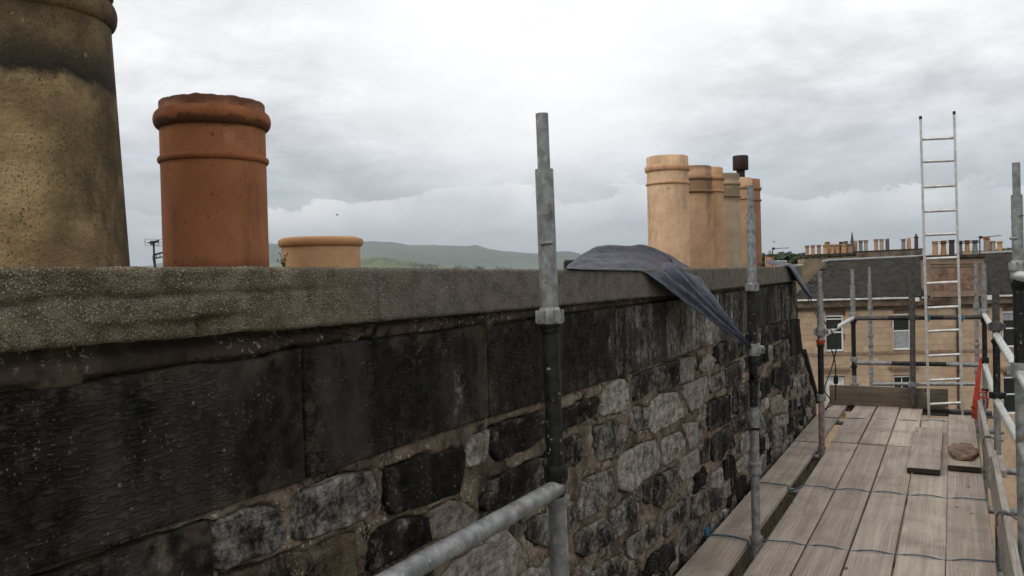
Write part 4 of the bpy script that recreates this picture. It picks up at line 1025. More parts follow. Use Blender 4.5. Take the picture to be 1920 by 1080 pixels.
# steel clips hooking the toe board to the outer tubes
for c, q in ((atX(1855, 812, .235), P9(770)), (atX(1887, 978, .24), P10(985))):
    c = Vector((.228, c.y, H+ZD+.215))
    m = MB(); pts = spline([c+Vector((-.030, 0, -.055)), c+Vector((-.034, 0, -.01)), c+Vector((-.012, 0, .022)), c+Vector((.03, 0, .012)), c+Vector((.06, 0, -.01)), c+Vector((.10, 0, -.004))], 16)
    for a, b in zip(pts[:-1], pts[1:]): d = b-a; m.box((a+b)/2, .036, d.length*1.25, .006, (Vector((0, 1, 0)), d.normalized(), d.normalized().cross(Vector((0, 1, 0)))*-1), 0)
    m.build('toe_board_clip', MRUST, scf, loc=c)

# ================================================================ LADDER
lt, lb = atY(1726, 222, 9.86), atY(1742, 785, 9.86); rt, rb = atY(1789, 213, 9.86), atY(1805, 785, 9.86)
dl = (lb-lt).normalized(); lad = empty('ladder', lb+dl*1.7, 'tall aluminium ladder rising through the deck opening, tied to the end rail', 'ladder')
yo = Vector((0, .0, 0))
for t, b in ((lt, lb), (rt, rb)):
    d = (b-t).normalized(); e = b+d*1.7; m = MB(); mid = (t+e)/2; X = (rt-lt).normalized(); m.box(mid, .024, .058, (e-t).length, (X, d.cross(X).normalized(), d), 0, .003)
    st_ = m.build('stile', MALU, lad, loc=mid)
    m = MB(); m.box(t-d*.004, .028, .062, .035, (X, d.cross(X).normalized(), d), 0, .004); m.build('end_cap', MCORD, st_, loc=t)
for y in list((261, 303, 350, 396, 440, 485, 531, 577, 621, 667, 713, 758, 804, 850, 896, 942)):
    f = (y-222)/(785-222); f2 = (y-3-213)/(785-213)
    a = lt.lerp(lb, f); b = rt.lerp(rb, f2); m = MB(); m.tube([a, b], .0155, 12); m.build('rung', MALU, lad, loc=(a+b)/2)
for px, nme in ((1738.5, 'left'), (1803, 'right')):
    c = atY(px, 598, 9.92); m = MB()
    for k in range(5): pts = [c+Vector((.022*math.cos(t)+.002*k, .05*math.sin(t)*1.0+.03, .016*math.sin(t+.4+k*.3)+(k-2)*.006)) for t in [2*math.pi*i/14 for i in range(15)]]; m.tube(pts, .0032, 6)
    for k in range(3): m.tube([c, c+Vector((R(-.03, .03), -.03, R(-.03, .06))), c+Vector((R(-.07, .07), -.04, R(-.08, .12)))], .0018, 5)
    tag(m.build('rope_tie', MBROPE, None, loc=c), 'frayed blue rope tie holding the %s ladder stile to the rail' % nme, 'rope')
# red steel bracket leaning in the corner
rt0, rb0 = atY(1839, 671, 9.45), atY(1825, 786, 9.45)
rbk = empty('steel_bracket', rb0, 'red steel bracket leaning against the far toe board', 'bracket')
d = (rb0-rt0); L = d.length; d.normalize(); X = Vector((1, 0, 0)); X = (X-d*X.dot(d)).normalized(); Yv = d.cross(X)
m = MB(); vs = []
for t, wl, wr, dp in ((0, -.011, .010, .014), (.12, -.013, .014, .02), (.5, -.022, .024, .03), (.86, -.026, .052, .035), (1, -.01, .045, .03)):
    c = rt0+d*(L*t); vs += [c+X*wl-Yv*dp, c+X*wr-Yv*dp, c+X*wr+Yv*dp, c+X*wl+Yv*dp]
fs = [(0, 1, 2, 3), (19, 18, 17, 16)]
for i in range(4):
    for j in range(4): fs.append((i*4+j, i*4+4+j, i*4+4+(j+1) % 4, i*4+(j+1) % 4))
m.add(vs, fs); m.build('channel', MRED, rbk, loc=(rt0+rb0)/2)
for k, (x0, y0, x1, y1, x2, y2) in enumerate(((1836, 735, 1849, 736, 1850, 748), (1838, 745, 1852, 747, 1851, 764))):
    p = [atY(x0, y0, 9.35), atY((x0+x1)/2, (y0+y1)/2-1, 9.3), atY(x1, y1, 9.3), atY(x2, y2, 9.35)]; m = MB(); m.tube(spline(p, 12), .009, 8); m.build('handle', MRED, rbk, loc=p[1])
m = MB()
for y in (763, 776): c = atY(1826.5, y, 9.40); m.tube([c, c+Vector((-.03, -.02, 0))], .007, 8)
m.build('bolt', MRUST, rbk, loc=rb0)

# ================================================================ ROPES AND CORDS
def rope(pts, r, mat, label, cat, name='rope', n=None, seg=6):
    m = MB(); m.tube(spline(pts, n or len(pts)*6), r, seg); return tag(m.build(name, mat, None, loc=pts[0]), label, cat)
ZR = H+ZD+.0095
def deckrope(ps, label, dips=True):
    P = []
    for i, (x, y) in enumerate(ps):
        P.append(Vector((x, y, ZR)))
        if i+1 < len(ps):
            x2, y2 = ps[i+1]
            for f in (.33, .66): P.append(Vector((x+(x2-x)*f, y+(y2-y)*f+R(-.002, .002), ZR+.001)))
    for p in P:
        for gx in (-.751, -.523, -.291, -.05):
            if abs(p.x-gx) < .012: p.z -= .010
    m = MB(); m.tube(spline(P, len(P)*4), .0042, 6)
    return tag(m.build('rope', MROPE, None, loc=P[0]), label, 'rope', 'ropes lashing the deck boards')
deckrope([(-.982, 4.962), (-.751, 4.99), (-.523, 4.985), (-.291, 5.015), (-.05, 5.02), (.186, 5.075)], 'blue rope across the deck boards at the second upright, nearest of three')
deckrope([(-.967, 6.31), (-.751, 6.318), (-.523, 6.338), (-.291, 6.337), (-.05, 6.35), (.187, 6.365)], 'blue rope across the boards midway along the deck')
deckrope([(-1.186, 9.223), (-1.011, 9.225), (-.751, 9.28), (-.523, 9.30), (-.291, 9.32)], 'blue rope across the far boards before the end toe board')
deckrope([(-.29, 9.40), (-.05, 9.41), (.188, 9.43)], 'blue rope across the two boards ending at the ladder opening')
w1 = [(-1.292, 4.93, ZR-.02), (-1.278, 4.935, ZR), (-1.18, 4.955, ZR+.001), (-1.09, 4.93, ZR+.001), (-1.06, 4.92, ZR-.004), (-1.052, 4.915, ZR-.05), (-1.045, 4.91, ZR-.13)]
rope([Vector(p) for p in w1], .006, MROPE, 'blue rope looped over the wall-side board by the second upright', 'rope', n=40)
rope([Vector((-1.285, 6.27, ZR-.02)), Vector((-1.247, 6.28, ZR)), Vector((-1.12, 6.27, ZR+.001)), Vector((-1.064, 6.262, ZR)), Vector((-1.05, 6.26, ZR-.03)), Vector((-.99, 6.25, ZR-.01)), Vector((-.967, 6.31, ZR))], .0055, MROPE, 'blue rope over the wall-side board midway along the deck', 'rope', n=40)
m = MB(); c = Vector((-1.30, 4.96, ZR+.0))
for k in range(34):
    a = R(0, 6.28); e = c+Vector((R(-.02, .01), R(-.035, .04), R(-.02, .035))); m.tube([c+Vector((R(-.01, .01), R(-.02, .02), R(-.01, .02))), (c+e)/2+Vector((0, R(-.02, .02), R(-.01, .03))), e], .0025, 5)
tag(m.build('rope_knot', MBROPE, None, loc=c), 'frayed bright blue rope end bunched against the wall foot', 'rope')
# black cords
cA = [atY(1519, 559, 8.3), atY(1530, 583, 8.0), atY(1546, 604, 7.8), atY(1557, 618, 7.9), atY(1563, 628, 8.0)]
rope(cA, .0055, MCORD, 'black cord from the rolled tarpaulin to the side guard rail', 'cord', 'cord')
rope([atY(1512, 553, 8.4), atY(1520, 572, 8.0), atY(1530, 590, 7.7), atY(1535, 600, 7.6)], .005, MCORD, 'black cord from the rolled tarpaulin to the red-ringed upright', 'cord', 'cord')
m = MB()
for dx in (-3, 0, 3, 6):
    c = atY(1563+dx, 617-dx*.6, 8.35+dx*.02)
    m.tube([c+Vector((.008*math.cos(t)*1.0-.004, .03*math.sin(t), .034*math.cos(t))) for t in [2*math.pi*i/14 for i in range(15)]], .0055, 6)
tag(m.build('cord_lashing', MCORD, None, loc=c), 'black cord wound round the pale side guard rail', 'cord')
rope([atY(1568, 655, 8.6), atY(1560, 688, 8.6), atY(1549, 717, 8.4), atY(1546, 733, 8.2), atY(1552, 742, 8.2), atY(1557, 752, 8.3), atY(1549, 767, 8.4), atY(1547, 770, 8.4)], .006, MCORD, 'black cable looping down from the window side past the upright', 'cable', 'cable', 60)
rope([atY(1559, 655, 8.7), atY(1565, 676, 8.7), atY(1567, 700, 8.7), atY(1567, 730, 8.7), atY(1566, 750, 8.7), atY(1559, 760, 8.6), atY(1547, 766, 8.5)], .006, MCORD, 'black cable hanging straight with an inline plug', 'cable', 'cable', 50)
m = MB(); c = atY(1567.3, 712, 8.7); m.box(c, .04, .04, .085, None, 0, .01); tag(m.build('cable_plug', MCORD, None, loc=c), 'black inline plug on the hanging cable', 'plug')
rope([atY(1372, 808, 4.7), atY(1390, 807, 4.8), atY(1404, 803, 4.83), atY(1417, 803.5, 4.83), atY(1425, 803, 4.84)], .004, MCORD, 'black wire twisted round the second upright, pointing at the wall', 'wire', 'wire')
rope([atY(1378, 813, 4.7), atY(1396, 807, 4.8), atY(1412, 806, 4.835), atY(1425, 805.5, 4.84)], .004, MCORD, 'lower end of black wire twisted round the second upright', 'wire', 'wire')

# ================================================================ FACING TENEMENT
AX = (UH, FH, Vector((0, 0, 1)))
DF = 48.0
fac = empty('sandstone_tenement', wp(22, DF+4, 0)*1.0 - Vector((0, 0, H)), 'tan sandstone tenement with a slate roof across the street', 'building')
def fbox(m, u0, u1, d0, d1, z0, z1, mi=0, bev=0.): m.box(wp((u0+u1)/2, (d0+d1)/2, (z0+z1)/2), u1-u0, d1-d0, z1-z0, AX, mi, bev)
UL, UR = 13.6, 40.0
m = MB(); fbox(m, UL, UR, DF+.22, DF+9, -H, -2.2); m.build('wall', MRSTO, fac)
WIN = []                                                          # (u0, u1, ztop, zbot)
for u0 in (17.61, 21.42, 27.60, 31.5):
    WIN.append((u0, u0+1.03, -2.90, -4.93)); WIN.append((u0-.01, u0+1.03, -6.40 if u0 < 25 else -6.60, -8.45 if u0 < 25 else -8.7))
rg = random.Random(21); zc = -2.62; k = 0; nblk = 0; bm_far = MB()
while zc > -10.6:
    hh = .338; z1, z0 = zc-.004, zc-hh+.004; u = 15.6 + (.0 if k % 2 else .42)
    while u < 31.2:
        w = rg.choice((.74, .86, .98, 1.12)); segs = [(u, u+w)]
        for wu0, wu1, wt, wb in WIN:
            if z0 < wt-.02 and z1 > wb+.02:
                ns = []
                for a, b in segs:
                    if b <= wu0-.0 or a >= wu1: ns.append((a, b)); continue
                    if a < wu0-.05: ns.append((a, wu0))
                    if b > wu1+.05: ns.append((wu1, b))
                segs = ns
        for a, b in segs:
            if b-a < .12: continue
            t = rg.uniform(.92, 1.08); warm = rg.uniform(-.02, .02); red = 1 if rg.random() < .10 else 0
            col = (.44*t, (.318-.03*red)*t+warm*.2, (.212-.03*red)*t)
            if nblk < 285:
                mm = MB(); fbox(mm, a+.004, b-.004, DF+rg.uniform(-.006, .006), DF+.22, max(z0, -10.7), z1); mm.build('ashlar_block', MASH, fac, col, loc=wp((a+b)/2, DF, zc)); nblk += 1
            else: fbox(bm_far, a+.004, b-.004, DF, DF+.22, z0, z1)
        u += w
    zc -= hh; k += 1
fbox(bm_far, 13.6, 15.58, DF+.002, DF+.22, -10.6, -2.62); fbox(bm_far, 32.4, 40, DF+.002, DF+.22, -10.6, -2.62); fbox(bm_far, 13.6, 40, DF+.003, DF+.22, -H, -10.72)
o = bm_far.build('ashlar_blocks', MASH, fac, (.44, .318, .212)); o['kind'] = 'stuff'
m = MB()                                                          # eaves: cornice in steps, blocking course, gutter
fbox(m, UL, UR, DF-.10, DF+.2, -2.62, -2.42); fbox(m, UL, UR, DF-.30, DF+.2, -2.418, -2.22); fbox(m, UL, UR, DF-.22, DF+.2, -2.218, -2.03); m.build('cornice', MCORN, fac)
m = MB()
for a, b in ((13.6, 22.15), (22.95, 23.2), (26.5, 40)): fbox(m, a, b, DF-.33, DF-.20, -2.03, -1.94)
m.build('gutter', MGUT, fac)
m = MB(); fbox(m, 22.4, 22.75, DF-.34, DF-.2, -2.19, -1.98); fbox(m, 26.5, 26.9, DF-.34, DF-.2, -2.2, -1.96); m.build('rain_head', MGUT, fac)
m = MB(); fbox(m, 13.6, 40, DF-.06, DF-.008, -5.13, -4.98); m.build('string_course', MRSTO, fac)
for u0, u1, zt, zb in WIN:
    up_ = zt > -4
    if not up_:
        m = MB(); fbox(m, u0-.30, u1+.30, DF-.16, DF-.008, zt+.44, zt+.56); fbox(m, u0-.22, u1+.22, DF-.10, DF-.009, zt+.30, zt+.438); m.build('lintel_cornice', MRSTO, fac)
    w = MB(); t = .075; d0, d1 = DF+.12, DF+.19
    fbox(w, u0, u0+t, d0, d1, zb, zt); fbox(w, u1-t, u1, d0, d1, zb, zt); fbox(w, u0+t, u1-t, d0+.002, d1, zt-t, zt); fbox(w, u0+t, u1-t, d0+.002, d1, zb, zb+.10)
    zm = zt-(zt-zb)*.47; dz_ = .30 if abs(u0-17.61) < .1 and up_ else 0
    fbox(w, u0+t, u1-t, d0+.03, d1, zm-.035, zm+.035)
    if dz_: fbox(w, u0+t, u1-t, d0+.02, d1-.03, zt-.24, zt-.17)
    wo_ = w.build('window', MWHITE, fac, loc=wp((u0+u1)/2, DF+.15, zm))
    for a, b in ((zm, zt-t), (zb+.1, zm)):
        p = MB(); fbox(p, u0+t, u1-t, DF+.185, DF+.2, a, b); p.build('pane', MGLASS, wo_, loc=wp((u0+u1)/2, DF+.19, (a+b)/2))
    if abs(u0-21.42) < .1 and up_:
        p = MB(); n = 24; vs = []
        for i in range(n+1):
            for z in (zb+.11, zm-.04): vs.append(wp(u0+t+(u1-u0-2*t)*i/n, DF+.178+.006*math.sin(i*1.9), z))
        p.add(vs, [(2*i, 2*i+2, 2*i+3, 2*i+1) for i in range(n)], 0, True); p.build('net_curtain', MCURT, wo_, loc=wp(u0, DF+.17, zm))
    if abs(u0-27.6) < .1 and up_:
        p = MB(); fbox(p, u0+t, u1-t, DF+.176, DF+.183, zt-.5, zt-t); p.build('blind', MCURT, wo_, loc=wp(u0, DF+.17, zm))
    if abs(u0-17.6) < .1 and not up_:
        p = MB(); fbox(p, u0+t, u1-t, DF+.176, DF+.183, zb+.2, zt-t); p.build('blind', MGUT, wo_, loc=wp(u0, DF+.17, zm))
    if not up_ and abs(u0-21.41) < .1:
        p = MB(); fbox(p, (u0+u1)/2-.02, (u0+u1)/2+.02, DF+.165, DF+.18, zm, zt-t); p.build('glazing_bar', MWHITE, wo_, loc=wp(u0, DF+.17, zm))
m = MB(); m.tube([wp(25.0, DF-.07, -2.6), wp(25.0, DF-.07, -14)], .055, 10)
for z in (-4.2, -6.1, -8.2): m.tube([wp(25.0, DF-.07, z), wp(25.0, DF-.07, z-.12)], .075, 10)
m.build('drainpipe', MIRON, fac)
# roof, slated in overlapping rows of real slates
ZG, ZR2 = -1.95, .20; DG, DR = DF-.18, DF+4.0
m = MB(); A0, A1 = 13.8, 40; RL0 = 19.3
def rp(t, u): return wp(u, DG+(DR-DG)*t, ZG+(ZR2+(.0 if u < 20 else (u-20)*.026)-ZG)*t)
def left(t): return 15.6+(RL0-15.6)*t
m.add([rp(0, left(0)), rp(0, A1), rp(1, A1), rp(1, left(1)), rp(0, left(0))-Vector((0, 0, .3)), rp(0, A1)-Vector((0, 0, .3)), rp(1, A1)-Vector((0, 0, .3)), rp(1, left(1))-Vector((0, 0, .3))],
      [(0, 1, 2, 3), (4, 7, 6, 5), (0, 4, 5, 1), (2, 6, 7, 3), (0, 3, 7, 4)]); m.build('roof', MSLATE, fac)
m = MB(); NR = 25; nv_ = (rp(1, 25)-rp(0, 25)).cross(UH); nv_ = -nv_.normalized() if nv_.z < 0 else nv_.normalized()
for i in range(NR):
    t0, t1 = i/NR, (i+1.15)/NR; u = left(t0)+(.0 if i % 2 else .14)
    while u < 32.5:
        w = rg.uniform(.24, .31); q = rg.uniform(.014, .034); e = rg.uniform(-.004, .004)
        l0, l1 = max(u, left(max(0, t0+e))), max(u, left(min(t1, 1)))
        m.add([rp(t0+e, l0)+nv_*q, rp(t0+e, u+w-.012)+nv_*(q+rg.uniform(-.004, .006)), rp(min(t1, 1), max(u+w-.012, l1))+nv_*.006, rp(min(t1, 1), l1)+nv_*.006, rp(t0+e, l0), rp(t0+e, u+w-.012)], [(0, 1, 2, 3), (4, 5, 1, 0)], rg.choice((0, 0, 0, 1, 2)))
        u += w
m.build('slates', [MSLATE, plain('pale_slate', (.062, .056, .046), .85, 0, .3, 3, 0, .1), plain('dark_slate', (.020, .018, .016), .85, 0, .3, 3, 0, .1)], fac)['kind'] = 'stuff'
m = MB(); m.tube([rp(1, 19.3)+Vector((0, 0, .03)), rp(1, 24)+Vector((0, 0, .03)), rp(1, A1)+Vector((0, 0, .03))], .075, 8)
for i in range(18): u = 19.8+i*1.15; m.tube([rp(1, u)+Vector((0, 0, .06)), rp(1, u)+Vector((0, 0, .17))], .03, 6)
m.tube([rp(1, 19.25)+Vector((0, 0, .0)), rp(.97, 18.9)+Vector((0, 0, .03))], .09, 8); m.build('ridge', MLEAD, fac)
# wallhead stack rising from the eaves, with recessed panels
stk = MB(); SU0, SU1 = 23.32, 26.50
fbox(stk, SU0, SU1, DF-.16, DF+.62, -2.2, .22); st_ = stk.build('chimney_stack', MRSTO, fac)
m = MB(); fbox(m, SU0-.06, SU1+.06, DF-.28, DF+.74, .22, .36); fbox(m, SU0-.02, SU1+.02, DF-.20, DF+.68, .125, .22-.002); m.build('stack_cope', MSOOTC, st_)
m = MB()
for a, b, c, d in ((SU0+.12, SU1-.12, -.14, -.08), (SU0+.12, SU1-.12, -.30, -.26), (SU0+.12, SU0+.2, -2.05, -.302), (SU1-.2, SU1-.12, -2.05, -.302), (SU0+.202, SU1-.202, -1.98, -1.9)): fbox(m, a, b, DF-.22, DF-.158, c, d)
m.build('moulding', MRSTO, st_)
m = MB()
for r_ in range(4):
    for c_ in range(6):
        u = SU0+.32+c_*.42+(.1 if r_ % 2 else 0); fbox(m, u, u+.39, DF-.182, DF-.158, -1.62+r_*.31, -1.62+r_*.31+.285)
m.build('brick_panel', plain('patched_red_sandstone', (.21, .13, .09), .9, 0, .45, 2.6, .2), st_)
# rendered gable behind the roof, carrying the long row of pots
gab = empty('gable_wall', wp(19, 53.4, 0)-Vector((0, 0, H)), 'tan rendered gable wall with a dark copestone and a long row of pots', 'wall')
def up(x, y, d): return uz(x, y, d)
GD = 53.0
pA = [up(1466, 499, GD), up(1507, 497, GD), up(1507, 485.5, GD), up(1604, 480, GD), up(1604, 474, GD), up(1728, 468, GD), up(1728, 520, GD), up(1440, 585, GD)]
m = MB(); n = len(pA); vs = [wp(u, GD, z) for u, z in pA]+[wp(u, GD+1.1, z) for u, z in pA]
m.add(vs, [tuple(range(n)), tuple(reversed(range(n, 2*n)))]+[((i+1) % n, i, n+i, n+(i+1) % n) for i in range(n)]); m.build('wall', MCEM, gab)
def slabbar(a, b, h, ov, mat, nme):
    ua, za = up(*a, GD); ub, zb = up(*b, GD); m = MB(); vs = []
    for d in (GD-ov, GD+1.1+ov):
        for u, z in ((ua-ov, za), (ub+ov, zb)): vs += [wp(u, d, z), wp(u, d, z+h)]
    m.add(vs, [(0, 2, 3, 1), (4, 5, 7, 6), (0, 1, 5, 4), (2, 6, 7, 3), (1, 3, 7, 5), (0, 4, 6, 2)]); m.build(nme, mat, gab)
slabbar((1508, 483), (1602, 478), .16, .08, MSOOTC, 'copestone'); slabbar((1606, 474), (1727, 468.5), .10, .07, MSOOTC, 'copestone'); slabbar((1467, 499), (1505, 497.3), .05, .03, MGUT, 'copestone')
m = MB(); q = [up(1604, 473.6, GD), up(1729, 467.6, GD), up(1729, 492, GD), up(1604, 492, GD)]
m.add([wp(u, GD-.06, z) for u, z in q]+[wp(u, GD-.002, z) for u, z in q], [(0, 1, 2, 3), (0, 4, 5, 1), (1, 5, 6, 2), (3, 7, 4, 0)]); m.build('stained_panel', plain('stained_render', (.15, .115, .085), .95, 0, .5, 1.6, .2), gab)
# pots along the far stacks: (centre px, top, base, width px, depth, colour, crown, label)
OR, BF, YB, GR, PK, DK, DG_, PL_ = (.50, .29, .165), (.54, .37, .22), (.54, .36, .18), (.26, .26, .25), (.36, .24, .18), (.075, .065, .06), (.14, .14, .145), (.46, .38, .29)
z1c = lambda x: 1430+x/7.68
z2c = lambda x: 1670+x/7.68
yy_ = lambda y: 420+y/7.68
FP = [
 (z1c(641), 310, 460, 58, GD+.3, OR, 1, 'small orange pot, first from the left on the gable wall'),
 (z1c(724), 304, 458, 56, GD+.3, OR, 1, 'small orange pot, second from the left on the gable wall'),
 (z1c(811), 301, 455, 58, GD+.3, PK, 1, 'small pinkish pot, third from the left on the gable wall'),
 (z1c(905), 262, 440, 46, GD+.9, BF, 0, 'tall buff pot peering over behind the yellow pot on the gable'),
 (z1c(940), 255, 440, 54, GD+.75, OR, 2, 'red-topped pot standing taller behind the buff cluster on the gable'),
 (z1c(903), 302, 445, 62, GD+.15, YB, 1, 'yellow-buff pot in front at the left of the gable cluster'),
 (z1c(997), 295, 442, 66, GD+.3, BF, 1, 'buff pot between the yellow pot and the middle of the gable cluster'),
 (z1c(1034), 285, 440, 50, GD+.7, BF, 0, 'buff pot tucked behind the middle of the gable cluster'),
 (z1c(1080), 294, 438, 56, GD+.2, OR, 1, 'orange pot in the middle of the gable cluster'),
 (z1c(1132), 258, 430, 54, GD+.85, DK, 1, 'black-rimmed pot behind the gable cluster'),
 (z1c(1168), 290, 432, 78, GD+.2, YB, 1, 'broad yellow-buff pot at the right of the gable cluster'),
 (z1c(1200), 246, 425, 56, GD+.85, PK, 2, 'brown tall pot behind the broad yellow-buff pot'),
 (z1c(1262), 285, 425, 86, GD+.25, PK, 1, 'wide pinkish pot below the church spire'),
 (z1c(1340), 238, 410, 54, GD+.4, PK, 0, 'brown-pink straight pot right of the church spire'),
 (z1c(1413), 235, 400, 56, GD+.4, GR, 1, 'grey pot, second to the right of the church spire'),
 (z1c(1489), 230, 395, 56, GD+.4, PL_, 1, 'pale pinkish pot, third to the right of the church spire'),
 (z1c(1634), 218, 388, 58, GD+.4, OR, 1, 'orange pot, left of the isolated trio on the gable cope'),
 (z1c(1714), 216, 384, 58, GD+.4, PL_, 1, 'pale buff pot, middle of the isolated trio on the gable cope'),
 (z1c(1797), 210, 380, 60, GD+.4, DG_, 0, 'dark grey pot, right of the isolated trio on the gable cope'),
 (z2c(184), 215, 370, 58, GD+.4, GR, 1, 'grey-topped pot near the right end of the gable cope'),
 (z2c(262), 195, 368, 60, GD+.4, OR, 0, 'slim orange pot next to the capped pot on the gable cope'),
 (z2c(370), 200, 362, 58, GD+.4, (.13, .06, .05), 3, 'dark brown pot with a small cap at the right end of the gable'),
 (z2c(641), 247, 458, 82, DF+.3, OR, 1, 'plain orange pot at the left front of the wallhead stack'),
 (z2c(762), 238, 425, 84, DF+.45, (.42, .22, .09), 4, 'orange pot with a black crown on the wallhead stack'),
 (z2c(880), 228, 430, 80, DF+.45, DK, 1, 'black sooty pot on the wallhead stack left of the ladder stile'),
 (z2c(1003), 240, 425, 66, DF+.5, DG_, 4, 'dark grey crowned pot on the wallhead stack behind the ladder stile'),
 (z2c(1103), 230, 440, 80, DF+.2, (.42, .24, .13), 4, 'orange-brown pot with a ringed top on the wallhead stack'),
 (z2c(1215), 230, 405, 84, DF+.45, GR, 4, 'grey crowned pot at the right of the wallhead stack'),
 (z2c(1383), 190, 400, 88, DF+5.8, (.42, .19, .10), 1, 'terracotta pot right of the aerial, behind the ridge'),
 (z2c(1396), 236, 395, 84, DF+5.2, (.30, .24, .19), 0, 'grey-brown pot in front of the terracotta one behind the ridge'),
 (z2c(1472), 244, 395, 70, DF+5.3, PL_, 1, 'pale pot beside the grey-brown one behind the ridge'),
 (z2c(1572), 248, 410, 72, DF+5.0, YB, 1, 'single yellow-orange pot standing alone at the far right of the ridge'),
]
for x, y0, y1, w, d, col, crown, lab in FP:
    ut, zt = uz(x, yy_(y0), d); ub, zb = uz(x, yy_(y1), d); w0, _ = uz(x-w/15.36, yy_(y1), d); w1_, _ = uz(x+w/15.36, yy_(y1), d); r = (w1_-w0)/2; h = zt-zb
    root = empty('chimney_pot', wp(ub, d, zb), lab, 'chimney pot', 'pots on the far stacks')
    r0 = r*.92
    prof = [(r0, -.25), (r0, 0), (r0*.97, h*.5), (r0*.93, h*.80), (r0*.93, h), (r0*.7, h), (r0*.68, h-.2), (0, h-.2)]
    if crown == 4: prof = [(r0, -.25), (r0, 0), (r0*.82, h*.5), (r0*.80, h*.74), (r0*.86, h*.78), (r0*.86, h), (r0*.6, h), (r0*.6, h-.2), (0, h-.2)]
    m = MB(); m.lathe(prof, wp(ub, d, zb), 18); m.build('body', MPOT, root, col)
    if crown in (1, 2, 4):
        m = MB()
        for zc, t in (((h*.96, .05), (h*.84, .035)) if crown != 4 else ((h*.93, .06), (h*.80, .07))): m.lathe([(r0*.8, zc-.035), (r0*.94+t*.7, zc-.03), (r0*.94+t, zc), (r0*.94+t*.7, zc+.03), (r0*.8, zc+.035)], wp(ub, d, zb), 18)
        m.build('band', MPOT, root, tuple(c*(.75 if crown == 1 else .5 if crown == 2 else .3) for c in col))
    if crown == 3:
        m = MB(); m.lathe([(r0*1.15, h-.02), (r0*1.2, h+.05), (r0*.5, h+.12), (.05, h+.16), (.05, h+.25), (0, h+.26)], wp(ub, d, zb), 14); m.build('cap', MBLK, root)
# base for the pots behind the ridge, hidden stacks
m = MB(); fbox(m, 28.6, 31.8, DF+4.6, DF+6.3, -2.0, .62); tag(m.build('chimney_stack', MCEM, None, loc=wp(30, DF+5.4, 0)), 'squat rendered stack behind the ridge under the pale pots', 'chimney stack')
m = MB(); fbox(m, 31.4, 33.2, DF+4.5, DF+5.6, -2.0, .60)

# ---------------------------------------------------------------- aerials, spire, far stacks, birds
def aerial(x0, ytop, ybot, bx0, bx1, by0, by1, d, label, nel=9):
    u, zt = uz(x0, ytop, d); _, zb = uz(x0, ybot, d); root = empty('tv_aerial', wp(u, d, zb), label, 'aerial')
    m = MB(); m.tube([wp(u, d, zb-.3), wp(u, d, zt)], .035, 8); m.build('mast', MIRON, root)
    a, b = uz(bx0, by0, d), uz(bx1, by1, d); m = MB(); m.tube([wp(a[0], d-.04, a[1]), wp(b[0], d-.04, b[1])], .022, 6); m.build('boom', MIRON, root)
    m = MB()
    for i in range(nel):
        t = (i+.5)/nel; q = wp(a[0]+(b[0]-a[0])*t, d-.04, a[1]+(b[1]-a[1])*t); L = .32-.12*t; m.tube([q-FH*L, q+FH*L], .010, 5)
    q = wp(a[0]+(b[0]-a[0])*.12, d-.04, a[1]+(b[1]-a[1])*.12); m.box(q, .12, .1, .16, AX); m.build('elements', MIRON, root)
aerial(1448.5, 464, 500, 1447, 1479, 466.5, 464.7, 60, 'thin yagi aerial on a mast left of the tan gable')
aerial(1837, 442, 475, 1834, 1876, 445.5, 441.5, DF+2.3, 'thin yagi aerial on a mast on the wallhead stack')
ft = empty('rooftop_stack', wp(*[uz(1443, 500, 62)[0], 62, 0])-Vector((0, 0, H)), 'small far orange chimney stack with a grey cowl beside the left aerial', 'chimney stack')
a = uz(1437.5, 500, 62); b = uz(1448, 480, 62)
m = MB(); fbox(m, a[0], b[0], 61.6, 62.4, -H, b[1]); m.build('stack', plain('far_orange_brick', (.42, .22, .11), .9, 0, .3, 4), ft)
m = MB(); fbox(m, a[0]-.03, b[0]+.03, 61.5, 62.5, b[1], b[1]+.12); m.build('stack_cope', MSOOTC, ft)
m = MB(); m.lathe([(.14, 0), (.14, .16), (.09, .18), (.09, .28), (0, .29)], wp(uz(1443.5, 478, 62)[0], 62, b[1]+.12), 12); m.build('cowl', MGALV, ft)
m = MB(); a = uz(1452, 489.6, 75); b = uz(1475, 489.6, 75); m.tube([wp(a[0], 75, a[1]), wp(b[0], 75, b[1])], .05, 6)
for t in (0.02, .98): q = a[0]+(b[0]-a[0])*t; m.tube([wp(q, 75, a[1]), wp(q, 75, a[1]-2)], .04, 6)
tag(m.build('roof_rail', MGUT, None, loc=wp(a[0], 75, a[1])), 'pale rail on a far roof before the trees', 'rail')
dk = empty('rooftop_stack', wp(uz(1068, 500, 45)[0], 45, 0)-Vector((0, 0, H)), 'dark far chimney stack with two stub pots at the tarpaulin tip', 'chimney stack')
a = uz(1058, 520, 45); b = uz(1079, 490, 45); m = MB(); fbox(m, a[0], b[0], 44.6, 45.4, -H, b[1]); m.build('stack', MBLK if False else plain('sooty_far_stone', (.03, .029, .027), .95, 0, .4, 5), dk)
for t in (.2, .5, .8):
    q = a[0]+(b[0]-a[0])*t; m = MB(); m.lathe([(.09, 0), (.085, .09), (.06, .09), (0, .05)], wp(q, 45, b[1]), 12); m.build('pot', MSOOTC, dk)
